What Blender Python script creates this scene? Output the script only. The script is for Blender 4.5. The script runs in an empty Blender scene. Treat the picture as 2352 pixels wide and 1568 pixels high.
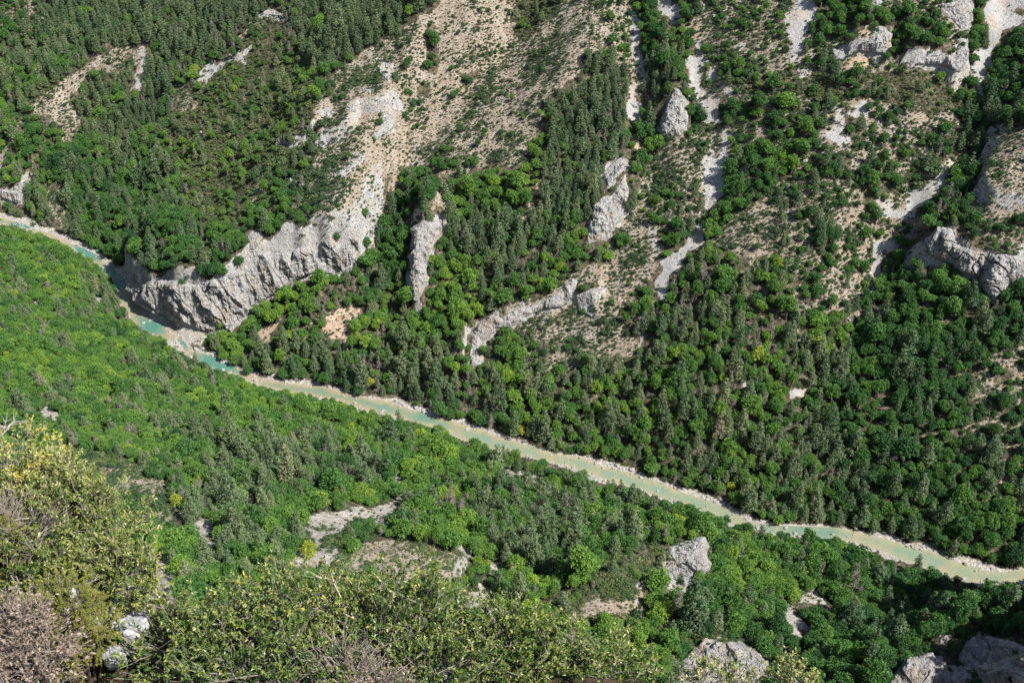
import bpy, bmesh, math, random
import numpy as np
from mathutils import Vector, Matrix
random.seed(7); RNG = np.random.default_rng(11)
sc = bpy.context.scene; COL = sc.collection
PI = math.pi
# ------------------------------------------------------------------ camera model
F = 2522.0; CX, CY = 1176.0, 784.0; CAMZ = 450.0; TH = math.radians(33)
ct, st = math.cos(TH), math.sin(TH)
def rays(px, py):
    u = np.asarray(px, float) - CX; v = CY - np.asarray(py, float)
    return np.stack([u, F*ct + v*st, v*ct - F*st], -1)
def project(x, y, z):
    dz = z - CAMZ
    d = np.maximum(y*ct - dz*st, 0.5); v = y*st + dz*ct
    return CX + F*x/d, CY - F*v/d, d
K1 = 4096/2352.
def loc(reg, pts):
    ox, oy, s = {'R1':(0,0,.5867),'R2':(1000,0,.5867),'R3':(2000,0,.5867),'R4':(3000,0,.5867),
      'R5':(0,880,.5867),'R6':(1000,880,.5867),'R7':(2000,880,.5867),'R8':(3000,880,.5867),
      'N1':(0,1700,.6575),'N2':(1000,1811,.5867),'N3':(2000,1811,.5867),'N4':(3000,1811,.5867),'N5':(0,2300,.2749),'D':(0,0,K1)}[reg]
    return [((ox+a*s)/K1, (oy+b*s)/K1) for a, b in pts]
# ------------------------------------------------------------------ noise
def _h(ix, iy, iz, seed):
    n = (ix.astype(np.uint32)*np.uint32(374761393) + iy.astype(np.uint32)*np.uint32(668265263)
         + iz.astype(np.uint32)*np.uint32(2147483647) + np.uint32(seed*144665+13))
    n = (n ^ (n >> np.uint32(13)))*np.uint32(1274126177)
    n = (n ^ (n >> np.uint32(16)))*np.uint32(2246822519)
    n = n ^ (n >> np.uint32(15))
    return n.astype(np.float32)/4294967295.0
def vn(x, y, z=None, seed=0):
    x = np.asarray(x, np.float64); y = np.asarray(y, np.float64)
    z = np.zeros_like(x) if z is None else np.asarray(z, np.float64)
    fx, fy, fz = np.floor(x), np.floor(y), np.floor(z)
    ix, iy, iz = fx.astype(np.int64), fy.astype(np.int64), fz.astype(np.int64)
    a, b, c = x-fx, y-fy, z-fz
    a, b, c = a*a*(3-2*a), b*b*(3-2*b), c*c*(3-2*c)
    r = 0
    for i in (0, 1):
        wa = a if i else 1-a
        for j in (0, 1):
            wb = b if j else 1-b
            for k in (0, 1):
                wc = c if k else 1-c
                r = r + wa*wb*wc*_h((ix+i) & 0xffffffff, (iy+j) & 0xffffffff, (iz+k) & 0xffffffff, seed)
    return r*2-1
def fbm(x, y, z=None, seed=0, o=4, g=.5):
    r = 0; a = 1; t = 0; f = 1.
    for i in range(o):
        r = r + a*vn(x*f, y*f, None if z is None else z*f, seed+i*7); t += a; a *= g; f *= 2.03
    return r/t
def sstep(a, b, x):
    t = np.clip((x-a)/(b-a), 0, 1); return t*t*(3-2*t)
# ------------------------------------------------------------------ river edges (pixels of the 2352 px wide picture, on the plane z=0)
far_px = loc('R5', [(60,-4),(170,30),(240,65),(330,85),(400,115),(470,155),(540,180),(620,215),(690,260),(750,310),(800,350),(850,400),(880,490),(900,540),(940,590),(1000,640),(1040,680),(1090,690),(1120,735),(1190,780),(1240,800),(1270,840),(1300,890),(1380,905),(1460,920),(1520,960),(1600,990),(1700,1040),(1800,1070)]) \
 + loc('R6', [(0,1072),(110,1090),(240,1105),(380,1122),(520,1138),(600,1165),(720,1195),(860,1220),(970,1240),(1090,1290),(1190,1310),(1300,1350),(1420,1380),(1500,1410),(1600,1440),(1700,1470)]) \
 + loc('N3', [(350,0),(600,40),(640,70),(900,140),(1100,200),(1250,270),(1450,330),(1550,370),(1650,440),(1700,470)]) \
 + loc('N4', [(0,470),(150,490),(400,500),(560,500),(700,530),(860,570),(1000,610),(1130,640),(1280,680),(1400,740),(1500,760),(1600,800),(1700,815),(1780,800),(1868,790)])
near_px = loc('R5', [(0,30),(100,38),(190,62),(250,90),(340,118),(400,150),(470,190),(530,228),(600,262),(650,300),(700,345),(740,385),(780,430),(790,490),(800,560),(870,620),(900,680),(940,725),(1000,770),(1080,800),(1130,810),(1210,820),(1250,870),(1270,920),(1330,955),(1390,985),(1430,1000),(1500,1025),(1580,1050),(1660,1090),(1760,1115)]) \
 + loc('R6', [(0,1120),(200,1160),(370,1195),(500,1215),(600,1235),(700,1262),(800,1300),(900,1322),(1060,1360),(1200,1400),(1340,1440),(1440,1490)]) \
 + loc('N3', [(100,20),(200,36),(330,55),(600,135),(750,195),(950,255),(1080,305),(1250,358),(1380,395),(1600,490),(1700,525)]) \
 + loc('N4', [(0,515),(100,548),(300,560),(480,585),(600,580),(720,610),(860,652),(1000,712),(1140,765),(1300,812),(1500,880),(1700,895),(1868,890)])
def plane0(pts):
    d = rays([p[0] for p in pts], [p[1] for p in pts]); t = CAMZ/-d[:, 2]
    return np.stack([d[:, 0]*t, d[:, 1]*t], -1)
FARP = plane0(far_px); NEARP = plane0(near_px)
FARP = np.vstack([[[-980, 1120], [-700, 1010]], FARP, [[620, 330], [1100, 120]]])
NEARP = np.vstack([[[-1000, 1095], [-715, 990]], NEARP, [[610, 305], [1085, 95]]])
def pdist(X, Y, P):
    best = np.full(X.shape, 1e9); sg = np.zeros(X.shape)
    for (ax, ay), (bx, by) in zip(P[:-1], P[1:]):
        dx, dy = bx-ax, by-ay; L = dx*dx+dy*dy+1e-9
        t = np.clip(((X-ax)*dx + (Y-ay)*dy)/L, 0, 1)
        ex, ey = X-ax-t*dx, Y-ay-t*dy
        d = ex*ex+ey*ey; cr = (dx*(Y-ay)-dy*(X-ax))/math.sqrt(L)
        m = (d < best-1e-4) | ((d < best+1e-4) & (np.abs(cr) > np.abs(sg)))
        best = np.where(m, d, best); sg = np.where(m, cr, sg)
    return np.sqrt(best), np.sign(sg)
def axis(segs):
    out = []
    for a, b, s in segs: out.append(np.arange(a, b, s))
    return np.concatenate(out)
XS = axis([(-1900,-640,18),(-640,440,1.5),(440,1300,18)]); YS = axis([(-400,110,12),(110,1150,1.5),(1150,2000,18)])
GX, GY = np.meshgrid(XS, YS)
# distances on a coarse grid, then bilinear
cx = axis([(-1900,-640,18),(-640,440,3),(440,1330,18)]); cy = axis([(-400,110,12),(110,1150,3),(1150,2040,18)])
CGX, CGY = np.meshgrid(cx, cy)
class Field:
    def __init__(s, xs, ys, Z): s.xs, s.ys, s.Z = xs, ys, Z
    def __call__(s, x, y):
        x = np.clip(x, s.xs[0], s.xs[-1]-1e-3); y = np.clip(y, s.ys[0], s.ys[-1]-1e-3)
        i = np.clip(np.searchsorted(s.xs, x, 'right')-1, 0, len(s.xs)-2); j = np.clip(np.searchsorted(s.ys, y, 'right')-1, 0, len(s.ys)-2)
        a = (x-s.xs[i])/(s.xs[i+1]-s.xs[i]); b = (y-s.ys[j])/(s.ys[j+1]-s.ys[j]); Z = s.Z
        return Z[j, i]*(1-a)*(1-b)+Z[j, i+1]*a*(1-b)+Z[j+1, i]*(1-a)*b+Z[j+1, i+1]*a*b
df, sf = pdist(CGX, CGY, FARP); dn, sn = pdist(CGX, CGY, NEARP)
def mono(P): return np.maximum.accumulate(P[:, 0]+np.arange(len(P))*1e-6)
yF = np.interp(CGX, mono(FARP), FARP[:, 1]); yN = np.interp(CGX, mono(NEARP), NEARP[:, 1])
S0 = np.where(CGY > yF, df, np.where(CGY < yN, -dn, 0))          # + beyond the far bank, - before the near bank, 0 in the river
SF = Field(cx, cy, S0)
INW = Field(cx, cy, np.where(S0 == 0, np.minimum(df, dn), 0))
def base(X, Y):
    s = SF(X, Y)
    zf = np.interp(s, [0, 3, 9, 30, 100, 250, 500, 900, 1500], [0, .9, 2.6, 15, 60, 162, 338, 600, 900])
    zn = np.interp(-s, [0, 4, 12, 60, 200, 300, 346, 437, 483, 525, 600, 1200], [0, .9, 3.2, 23, 92, 162, 205, 303, 352, 405, 430, 560])
    # left near slope is gentler
    k = sstep(-60, -330, X); zl = np.interp(-s, [0, 4, 12, 60, 250, 400, 525, 900], [0, .9, 3, 26, 112, 200, 300, 500])
    zn = zn*(1-k)+zl*k
    return np.where(s > 0, zf, zn) - INW(X, Y)*.22
HF = Field(cx, cy, base(CGX, CGY))
def hit(px, py, H=None):
    H = H or HF
    d = rays(px, py).reshape(-1, 3); d = d/np.linalg.norm(d, axis=1)[:, None]
    t = np.full(len(d), 60.); lo = t.copy(); done = np.zeros(len(d), bool)
    for i in range(420):
        x, y, z = d[:, 0]*t, d[:, 1]*t, CAMZ+d[:, 2]*t
        below = z < H(x, y)
        done |= below; lo = np.where(done, lo, t); t = np.where(done, t, t+4)
        if done.all(): break
    hi = t.copy()
    for i in range(14):
        m = (lo+hi)/2; b = CAMZ+d[:, 2]*m < H(d[:, 0]*m, d[:, 1]*m)
        hi = np.where(b, m, hi); lo = np.where(b, lo, m)
    return np.stack([d[:, 0]*hi, d[:, 1]*hi, CAMZ+d[:, 2]*hi], -1)
def hitp(reg, pts, H=None):
    q = loc(reg, pts); return hit([a for a, b in q], [b for a, b in q], H)
# ------------------------------------------------------------------ relief features, the off-frame shade ridges aside, traced from the photograph
feats = []
def ridge(reg, pts, h, w): feats.append(('r', hitp(reg, pts)[:, :2], h, w, 0))
def step(reg, pts, h, ramp, decay=90): feats.append(('s', hitp(reg, pts)[:, :2], h, ramp, decay))
step('D', [(296,664),(325,712),(350,737),(430,757),(500,765),(545,738),(600,692),(680,652),(755,632),(812,622)], 42, 9, 110)
step('R2', [(540,1250),(690,1180),(790,1000),(870,980),(960,930),(1030,860)], 11, 4, 40)
step('R2', [(240,1290),(400,1310),(440,1260)], 8, 3, 30)
step('R7', [(-20,760),(130,690),(300,625),(420,605),(500,535),(600,610),(660,670)], 9, 5, 40)
step('R6', [(1490,1010),(1490,900),(1480,800),(1560,760)], 9, 4, 30)
step('R4', [(720,370),(820,372),(930,392)], 11, 4, 30)
step('R4', [(1100,445),(1300,460),(1430,505),(1495,400)], 13, 4, 40)
step('R8', [(1180,225),(1390,325),(1570,415),(1620,540),(1680,560),(1740,515),(1868,385),(1950,350)], 20, 6, 70)
step('R4', [(1640,850),(1545,1120),(1500,1380),(1560,1500)], 16, 7, 90)
step('N3', [(1370,970),(1450,800),(1410,600)], 12, 5, 35)
step('N2', [(1440,900),(1510,800),(1450,680)], 7, 4, 30)
step('R1', [(-20,1400),(110,1400),(160,1380)], 14, 4, 60)
ridge('R6', [(900,-60),(960,330),(1000,560),(1000,720)], -13, 17)
ridge('R6', [(1230,-60),(1190,150),(1160,330),(1140,560)], 17, 9)
ridge('R3', [(890,0),(950,500),(970,900),(1010,1100)], -9, 13)
ridge('R3', [(1100,0),(1340,300),(1400,700),(1450,900),(1480,1250),(1380,1560)], -7, 16)
ridge('R4', [(1800,-60),(1650,300),(1600,500),(1580,700),(1450,1070),(1200,1350),(980,1568)], -22, 28)
ridge('R8', [(870,160),(840,500)], -10, 20)
ridge('R2', [(1330,-60),(870,310),(590,490),(440,760),(430,1130),(200,1300)], 17, 36)
ridge('R2', [(1850,0),(1760,420),(1500,620),(1150,1000)], -9, 22)
ridge('R3', [(650,40),(570,420),(330,690)], 9, 22)
ridge('R3', [(1190,620),(1210,900)], 11, 11)
ridge('R3', [(860,1200),(700,1500)], 9, 11)
ridge('R7', [(1500,400),(1400,900),(1250,1300)], 8, 45)
ridge('R8', [(700,700),(450,1200)], -9, 35)
ridge('R1', [(660,380),(350,620),(60,1000)], 9, 25)
ridge('R1', [(700,800),(1000,1400)], -10, 35)
ridge('N3', [(1390,600),(1200,850),(950,950),(600,1100)], 13, 26)
ridge('N2', [(750,680),(1100,700),(1450,810)], 6, 20)
ridge('N3', [(1500,1320),(1760,1500)], 9, 14)
ridge('N3', [(0,900),(400,1100)], -8, 30)
ridge('N4', [(300,1500),(800,1200),(1400,1000)], -8, 40)
ridge('R5', [(1120,380),(1230,560),(1330,700)], 7, 9)
ridge('R5', [(1000,430),(1090,560),(1190,690)], -8, 8)
ridge('R5', [(1430,470),(1500,720)], -8, 7)
ridge('R6', [(170,230),(180,480)], -6, 7)
ridge('R6', [(410,180),(420,330)], -5, 6)
ridge('N4', [(1000,1540),(1300,1400),(1868,1300),(2300,1250)], 20, 22)
ridge('N4', [(1450,1400),(1868,1350),(2400,1300)], 16, 24)
feats.append(('r', np.array([[165., 130.], [158., 195.], [195., 255.]]), 72, 20, 0))  # unseen ridge right of the frame, added to shade the lower right ground
ridge('D', [(2400,1680),(2480,1500),(2620,1330),(2800,1200)], 62, 26)  # another off-frame ridge, raised to cast shade into the lower right corner
def shape(X, Y):
    Z = base(X, Y); Z00 = Z.copy()
    for k, P, h, w, dec in feats:
        x0, y0 = P.min(0); x1, y1 = P.max(0); R = w*3+6 if k == 'r' else dec*3
        m = (X > x0-R) & (X < x1+R) & (Y > y0-R) & (Y < y1+R)
        if not m.any(): continue
        x, y = X[m], Y[m]; wx = x + 3*vn(x/9, y/9, None, 5); wy = y + 3*vn(x/9, y/9, None, 6)
        d, sg = pdist(wx, wy, P)
        if k == 'r': Z[m] += h*np.exp(-(d/w)**2)
        else:
            # fade out beyond the ends of the line
            e = P[-1]-P[0]; L = np.hypot(*e); u = ((x-P[0, 0])*e[0]+(y-P[0, 1])*e[1])/L
            end = sstep(-.10*L-8, .04*L, u)*(1-sstep(.95*L, 1.03*L+5, u))
            dd = d*sg
            Z[m] += h*sstep(0, w, dd)*np.exp(-np.maximum(dd-w, 0)/dec)*end
    s = np.abs(SF(X, Y)); a = sstep(4, 40, s); Z = Z00+(Z-Z00)*np.where(X < -200, sstep(0, 5, s), sstep(2, 22, s))
    Z += a*(5.5*fbm(X/95, Y/95, None, 21, 3) + 2.4*fbm(X/24, Y/24, None, 31, 3)) + (.15+.85*sstep(0, 14, s))*.75*fbm(X/6.5, Y/6.5, None, 41, 2)*sstep(0, 3, s)
    return Z
GZ = shape(GX, GY)
# ground right under and behind the viewpoint stays below the line of sight
rr = np.hypot(GX, GY); GZ = np.where(rr < 130, np.minimum(GZ, CAMZ-10-rr*1.0), GZ)
H = Field(XS, YS, GZ)
# ------------------------------------------------------------------ ground-cover map
CL = {c: i for i, c in enumerate('XCBLMHSGERKQDTUW')}
# X mixed wood, C pine wood, B broadleaf wood, L bright low oak wood, M dense scrub with dead trees, H half open scrub,
# S pale slope with dotted shrubs, G grey scree, E earth, R rock, K white gravel, Q dry banded slab, D dark broadleaf, T bright broadleaf + some pine, U undergrowth only
regs = []
def A(c, reg, pts):
    q = loc(reg, pts)
    if c == 'K' and reg in ('N1', 'N2') and not (reg == 'N2' and pts[0][1] < 120):
        mx, my = np.mean(q, 0); q = [(mx+(a-mx)*1.2+(4 if a > mx else -4), my+(b-my)*1.2+(6 if b > my else -3)) for a, b in q]
    regs.append((c, q))
# far slope, large areas first
A('C','R1',[(280,0),(1875,0),(1875,60),(1700,150),(1560,330),(1350,520),(1230,520),(1180,700),(1230,900),(1000,1050),(560,1200),(520,900),(600,600),(650,350),(450,330),(300,330),(320,180)])
A('X','R1',[(0,200),(300,330),(650,360),(500,480),(330,620),(130,800),(0,1060)])
A('H','R1',[(-20,-20),(180,-20),(300,60),(330,210),(280,370),(150,360),(170,280),(60,230),(-20,200)])
A('D','R1',[(150,790),(430,810),(500,900),(560,900),(700,1100),(1000,1250),(1250,1568),(560,1568),(420,1350),(330,1200),(90,1130),(0,1100),(0,1060)])
A('X','R1',[(520,900),(1100,900),(1200,1150),(1000,1200),(700,1100)])
A('D','R5',[(530,-30),(1875,-30),(1875,330),(1750,260),(1680,330),(1570,380),(1440,450),(1200,400),(1080,390),(1000,440),(900,350),(850,380),(770,290),(720,230),(600,130),(540,60)])
A('M','R1',[(1180,600),(1330,560),(1500,480),(1720,330),(1875,300),(1875,1568),(1300,1568),(1200,1150),(1100,950),(1230,880)])
A('M','R2',[(0,150),(400,250),(560,520),(430,750),(430,1000),(230,1200),(0,1400)])
A('C','R2',[(100,-20),(1290,-20),(1240,60),(1000,190),(870,310),(640,440),(590,480),(540,520),(480,500),(200,250),(400,100)])
A('H','R2',[(0,1150),(240,1150),(440,1130),(640,1568),(0,1568)])
A('D','R2',[(180,1350),(260,1350),(330,1568),(200,1568)])
A('D','R2',[(0,1440),(180,1430),(180,1568),(0,1568)])
A('S','R1',[(680,360),(940,340),(1000,270),(1010,300),(990,450),(960,520),(920,640),(870,620),(930,480),(900,380),(800,500),(700,460),(640,430),(560,560),(520,650),(480,700),(560,820),(520,900),(490,990),(430,930),(330,780),(180,770),(110,930),(40,1080),(0,1180),(0,1060),(60,960),(130,800),(330,620),(430,510),(530,450),(640,380)])
A('G','R1',[(985,280),(1005,300),(990,440),(960,520),(915,640),(870,610),(930,500),(960,430)])
A('G','R1',[(1330,540),(1490,400),(1560,340),(1580,350),(1530,480),(1510,440),(1430,520),(1380,570)])
A('G','R1',[(1560,420),(1725,310),(1690,400),(1600,445)])
A('E','R1',[(1630,260),(1740,95),(1750,110),(1650,270)])
A('H','R1',[(1760,80),(1875,50),(1875,120),(1790,180),(1740,220),(1690,240),(1700,180)])
A('R','R2',[(50,110),(130,60),(240,90),(240,120),(120,110),(60,140)])
A('S','R1',[(1180,610),(1240,580),(1400,740),(1250,770)])
A('R','R1',[(0,1290),(120,1300),(140,1200),(200,1160),(190,1260),(150,1380),(110,1390),(0,1350)])
A('S','R1',[(300,1290),(420,1290),(440,1480),(520,1568),(380,1540),(330,1400)])
A('S','R2',[(1290,-20),(1810,-20),(1810,220),(1740,490),(1875,400),(1875,1000),(1700,1150),(1350,1150),(1300,1300),(1350,1440),(1200,1440),(1000,1440),(960,1320),(980,1130),(900,1300),(950,1450),(740,1450),(640,1568),(550,1568),(430,1400),(440,1130),(480,900),(430,760),(560,560),(600,480),(870,320),(1010,230),(1150,130),(1240,50)])
for q in ([(830,400),(1000,420),(1010,500),(950,590),(850,500)],[(900,740),(970,700),(1030,860),(940,930),(860,980),(820,960),(880,850)],[(740,1010),(790,1000),(780,1080),(690,1180),(620,1240),(540,1250),(530,1200),(650,1150)],[(240,1190),(330,1220),(400,1260),(380,1300),(260,1270)],[(640,680),(720,690),(740,780),(690,770),(620,690)],[(440,740),(580,720),(580,770),(450,780)],[(770,600),(860,560),(830,660),(780,640)],[(790,1540),(900,1450),(910,1480),(830,1568)]): (lambda mx, my: A('R','R2',[(mx+(a-mx)*.72, my+(b-my)*.72) for a, b in q]))(*np.mean(q, 0))
A('D','R2',[(1190,170),(1260,170),(1310,380),(1260,520),(1170,440)])
A('D','R2',[(1130,560),(1220,560),(1200,680),(1140,670)])
A('D','R2',[(720,590),(760,590),(800,740),(740,740)])
A('D','R2',[(500,560),(580,620),(600,680),(520,640)])
A('H','R2',[(1030,550),(1130,500),(1200,900),(1060,800),(1000,740)])
A('D','R2',[(1440,480),(1560,460),(1540,560),(1470,640)])
A('D','R2',[(1570,640),(1640,640),(1630,720),(1560,700)])
A('H','R2',[(1380,1000),(1600,1060),(1560,1140),(1250,1140),(1240,1020)])
A('D','R2',[(1030,1150),(1250,1110),(1320,1180),(1290,1350),(1230,1440),(1100,1568),(930,1568),(960,1440),(1010,1300)])
A('T','R2',[(1500,1230),(1700,1150),(1875,1050),(1875,1568),(1350,1568),(1400,1350)])
A('M','R2',[(1815,-20),(1875,-20),(1875,380),(1790,420),(1800,250)])
A('M','R3',[(-10,-20),(380,-20),(270,200),(170,300),(110,280),(100,0)])
A('H','R3',[(600,-20),(1060,-20),(1060,600),(850,700),(800,400),(700,290),(730,200)])
A('H','R3',[(1060,-20),(1875,-20),(1875,1568),(860,1568),(1060,950)])
A('S','R3',[(0,300),(110,280),(180,300),(280,180),(380,20),(600,-20),(640,60),(730,200),(720,290),(640,370),(560,350),(570,470),(500,580),(330,680),(220,780),(330,790),(240,870),(200,1000),(150,1130),(0,1130)])
A('S','R3',[(-20,-20),(100,-20),(100,300),(-20,460)])
A('C','R3',[(500,560),(700,290),(800,380),(860,700),(860,870),(930,860),(950,950),(920,1100),(820,1070),(700,1160),(740,1280),(640,1340),(620,1568),(150,1568),(230,1380),(290,1250),(270,1060),(240,870),(340,770),(350,640)])
A('T','R3',[(240,870),(330,870),(330,1040),(260,1060)]); A('T','R3',[(860,870),(930,860),(940,1100),(860,1080)])
A('T','R3',[(-20,1130),(150,1130),(220,1380),(150,1568),(-20,1568)])
A('G','R3',[(880,50),(900,50),(960,160),(970,400),(965,600),(940,610),(920,430),(900,260),(880,120)])
A('G','R3',[(860,590),(900,560),(930,620),(950,840),(920,860),(870,780),(890,680)])
A('E','R3',[(910,930),(950,920),(960,1000),(1000,940),(1000,1020),(960,1060),(930,1040)])
A('E','R3',[(150,1490),(230,1380),(260,1230),(290,1250),(210,1450),(170,1500)])
A('D','R3',[(900,-20),(1060,-20),(1080,100),(1180,210),(1320,230),(1330,350),(1210,450),(1290,620),(1200,600),(1140,700),(1090,850),(1100,950),(1050,1100),(1000,1060),(990,860),(955,800),(965,620),(975,300),(960,130)])
A('C','R3',[(965,520),(1160,530),(1130,700),(1060,800),(960,780)])
A('G','R3',[(1070,-20),(1170,-20),(1170,60),(1240,120),(1200,140),(1210,210),(1170,180),(1080,80),(1060,40)])
A('R','R3',[(1185,600),(1210,600),(1270,680),(1285,760),(1275,900),(1240,930),(1100,940),(1100,830),(1150,700)])
A('D','R3',[(1170,-10),(1250,0),(1380,60),(1320,200),(1200,150),(1240,110),(1170,60)])
A('S','R3',[(1390,60),(1500,100),(1480,240),(1400,300),(1380,200)])
A('E','R3',[(1300,150),(1350,140),(1390,200),(1370,300),(1330,260)])
A('G','R3',[(1350,280),(1380,300),(1380,560),(1400,660),(1440,700),(1490,660),(1500,780),(1490,870),(1400,820),(1360,770),(1300,600),(1270,500),(1220,440),(1270,400),(1320,390)])
A('G','R3',[(1430,490),(1480,470),(1510,560),(1440,590)]); A('G','R3',[(1510,600),(1560,570),(1590,640),(1570,660),(1500,680),(1480,760),(1470,680)])
A('G','R3',[(1420,890),(1500,910),(1590,890),(1560,960),(1560,1030),(1530,1100),(1530,1240),(1550,1330),(1440,1440),(1400,1590),(1340,1590),(1380,1450),(1400,1250),(1360,1230),(1420,1080),(1450,960)])
A('H','R3',[(1460,930),(1520,930),(1490,1080),(1450,1060)])
A('D','R3',[(1490,650),(1560,640),(1580,800),(1500,880)]); A('D','R3',[(1300,600),(1360,700),(1390,860),(1300,880),(1280,760)])
A('G','R3',[(1590,280),(1660,310),(1640,360),(1590,350)])
A('D','R3',[(1640,400),(1700,380),(1690,480),(1600,480)]); A('D','R3',[(1700,700),(1850,740),(1800,860),(1720,840)])
A('D','R3',[(1560,1060),(1860,1060),(1800,1250),(1750,1420),(1600,1480),(1440,1568),(1370,1540),(1400,1450),(1540,1320)])
A('G','R3',[(1590,1200),(1680,1090),(1690,1110),(1620,1200)])
A('D','R3',[(1120,1250),(1230,1300),(1220,1400),(1130,1390)])
A('S','R3',[(1120,960),(1350,1000),(1300,1280),(1000,1300),(1010,1200),(1080,1100)])
A('R','R3',[(850,1190),(880,1290),(870,1450),(780,1568),(620,1568),(630,1480),(640,1400),(760,1330)])
A('R','R3',[(700,1180),(810,1070),(900,1100),(800,1200),(740,1290)])
A('S','R3',[(1720,1380),(1880,1380),(1880,1568),(1650,1568)])
# R4
A('H','R4',[(-20,-20),(1560,-20),(1540,900),(1200,1300),(860,1568),(-20,1568)])
A('D','R4',[(450,-20),(870,-20),(900,100),(1150,120),(1100,250),(980,250),(950,200),(700,200),(560,280),(440,240)])
A('D','R4',[(980,250),(1200,230),(1380,300),(1400,370),(1200,380),(1100,430),(960,400)])
A('G','R4',[(330,-20),(450,-20),(440,110),(380,200),(380,330),(330,400),(250,440),(210,430),(270,340),(250,150),(300,60)])
A('M','R4',[(-20,500),(560,500),(1200,480),(1500,500),(1480,760),(1200,800),(800,680),(550,680),(200,650),(-20,680)])
A('D','R4',[(560,500),(760,560),(800,700),(600,640)])
A('R','R4',[(1300,30),(1520,-20),(1530,80),(1490,230),(1430,200),(1380,140),(1290,80)])
A('R','R4',[(870,180),(900,170),(970,240),(930,380),(740,350),(760,290),(850,280)]); A('R','R4',[(560,330),(640,300),(700,280),(700,330),(620,400),(560,420)])
A('R','R4',[(1430,260),(1490,270),(1490,380),(1430,500),(1300,450),(1120,440),(1200,390),(1400,370)])
A('R','R4',[(800,-20),(910,-20),(900,60),(840,40)]); A('R','R4',[(340,480),(430,480),(420,520),(350,520)])
A('E','R4',[(740,380),(900,390),(840,460),(720,490),(640,450)]); A('E','R4',[(700,220),(840,190),(850,230),(720,260)])
A('G','R4',[(1610,-20),(1890,-20),(1890,20),(1780,60),(1868,100),(1890,140),(1700,280),(1630,360),(1640,440),(1600,520),(1620,650),(1580,690),(1560,600),(1530,440),(1540,340),(1610,330),(1630,200)])
A('D','R4',[(1890,180),(1890,820),(1700,900),(1600,1000),(1480,900),(1500,800),(1640,640),(1640,400),(1700,300)])
A('D','R4',[(1500,100),(1540,60),(1600,40),(1615,300),(1540,330),(1530,440),(1555,700),(1480,900),(1440,780),(1480,450)])
A('S','R4',[(1890,860),(1890,1568),(1560,1568),(1500,1400),(1520,1300),(1560,1080),(1640,870),(1700,860)])
A('D','R4',[(1700,830),(1890,790),(1890,880),(1760,900)])
A('M','R4',[(1620,1480),(1890,1430),(1890,1568),(1600,1568)])
A('G','R4',[(580,700),(620,720),(650,900),(640,980),(700,1120),(720,1140),(690,1140),(650,1030),(590,1010),(560,960),(500,950),(580,850)])
A('G','R4',[(650,810),(700,720),(770,690),(800,780),(780,810),(690,800)]); A('G','R4',[(90,730),(140,690),(150,760),(110,750)])
A('G','R4',[(990,830),(1015,840),(1010,930),(990,880)])
A('S','R4',[(1020,830),(1200,790),(1480,800),(1440,880),(1200,880),(1040,850)])
A('G','R4',[(1450,1070),(1420,1130),(1350,1200),(1340,1260),(1300,1310),(1210,1370),(1130,1430),(1060,1500),(1050,1580),(930,1580),(900,1480),(880,1400),(940,1390),(1060,1420),(1080,1300),(1180,1240),(1240,1210),(1330,1110)])
A('D','R4',[(1480,1060),(1560,1000),(1600,1000),(1540,1150),(1500,1400),(1560,1568),(1100,1568),(1200,1370),(1340,1260)])
A('D','R4',[(1200,880),(1400,900),(1500,900),(1500,1040),(1330,1100),(1240,1060)])
for q in ([(760,1150),(900,1140),(900,1250),(880,1400),(870,1480),(790,1480),(770,1350)],[(650,800),(780,780),(790,930),(680,980),(640,920)],[(500,1060),(650,1060),(700,1200),(660,1280),(520,1180)],[(0,1050),(330,1080),(330,1200),(200,1220),(100,1350),(0,1380)],[(890,1180),(1010,1180),(1000,1320),(890,1340)],[(150,660),(240,700),(230,900),(150,900)],[(0,680),(100,700),(90,830),(0,860)],[(250,930),(350,870),(500,860),(490,960),(330,980)]): A('D','R4',q)
A('S','R4',[(-20,1380),(200,1400),(180,1568),(-20,1568)]); A('H','R4',[(180,960),(520,960),(480,1070),(300,1070),(180,1020)]); A('H','R4',[(180,1300),(460,1230),(560,1400),(740,1400),(760,1568),(180,1568)])
# R5-R6
A('R','R5',[(890,340),(960,340),(990,430),(1080,390),(1200,410),(1340,440),(1480,390),(1570,350),(1680,320),(1760,240),(1830,210),(1875,230),(1875,510),(1800,520),(1740,560),(1690,650),(1640,700),(1580,765),(1490,750),(1400,760),(1350,740),(1220,690),(1160,700),(1050,640),(950,590),(880,490),(870,400)])
A('R','R5',[(1700,90),(1780,30),(1800,100),(1740,200),(1700,210)])
A('R','R6',[(0,220),(110,220),(180,250),(220,220),(330,190),(410,180),(550,110),(590,150),(640,140),(740,90),(750,290),(680,360),(600,370),(430,365),(340,400),(240,480),(200,490),(150,520),(0,600)])
A('D','R6',[(130,235),(195,235),(195,420),(150,510),(120,400)])
A('D','R5',[(1440,560),(1500,600),(1540,720),(1480,760),(1450,650)])
A('D','R5',[(1190,400),(1260,410),(1230,500),(1190,480)])
A('S','R6',[(600,-20),(760,-20),(740,90),(640,140),(590,100)]); A('H','R6',[(770,-20),(900,-20),(880,200),(830,240),(780,100)])
A('T','R6',[(340,400),(700,370),(850,420),(1100,560),(1200,480),(1250,150),(1500,50),(1850,0),(1875,500),(1640,620),(1500,780),(1480,1000),(1400,1050),(1000,1100),(600,1050),(0,1030),(0,620),(200,500)])
A('T','R5',[(1875,520),(1690,650),(1640,700),(1590,770),(1400,770),(1400,870),(1520,900),(1875,1040)])
A('D','R6',[(750,250),(850,240),(890,130),(900,0),(1080,-20),(1110,100),(1110,200),(1080,350),(1100,550),(870,550),(750,420)])
A('X','R6',[(1500,50),(1875,50),(1875,500),(1640,620),(1540,560)])
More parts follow.
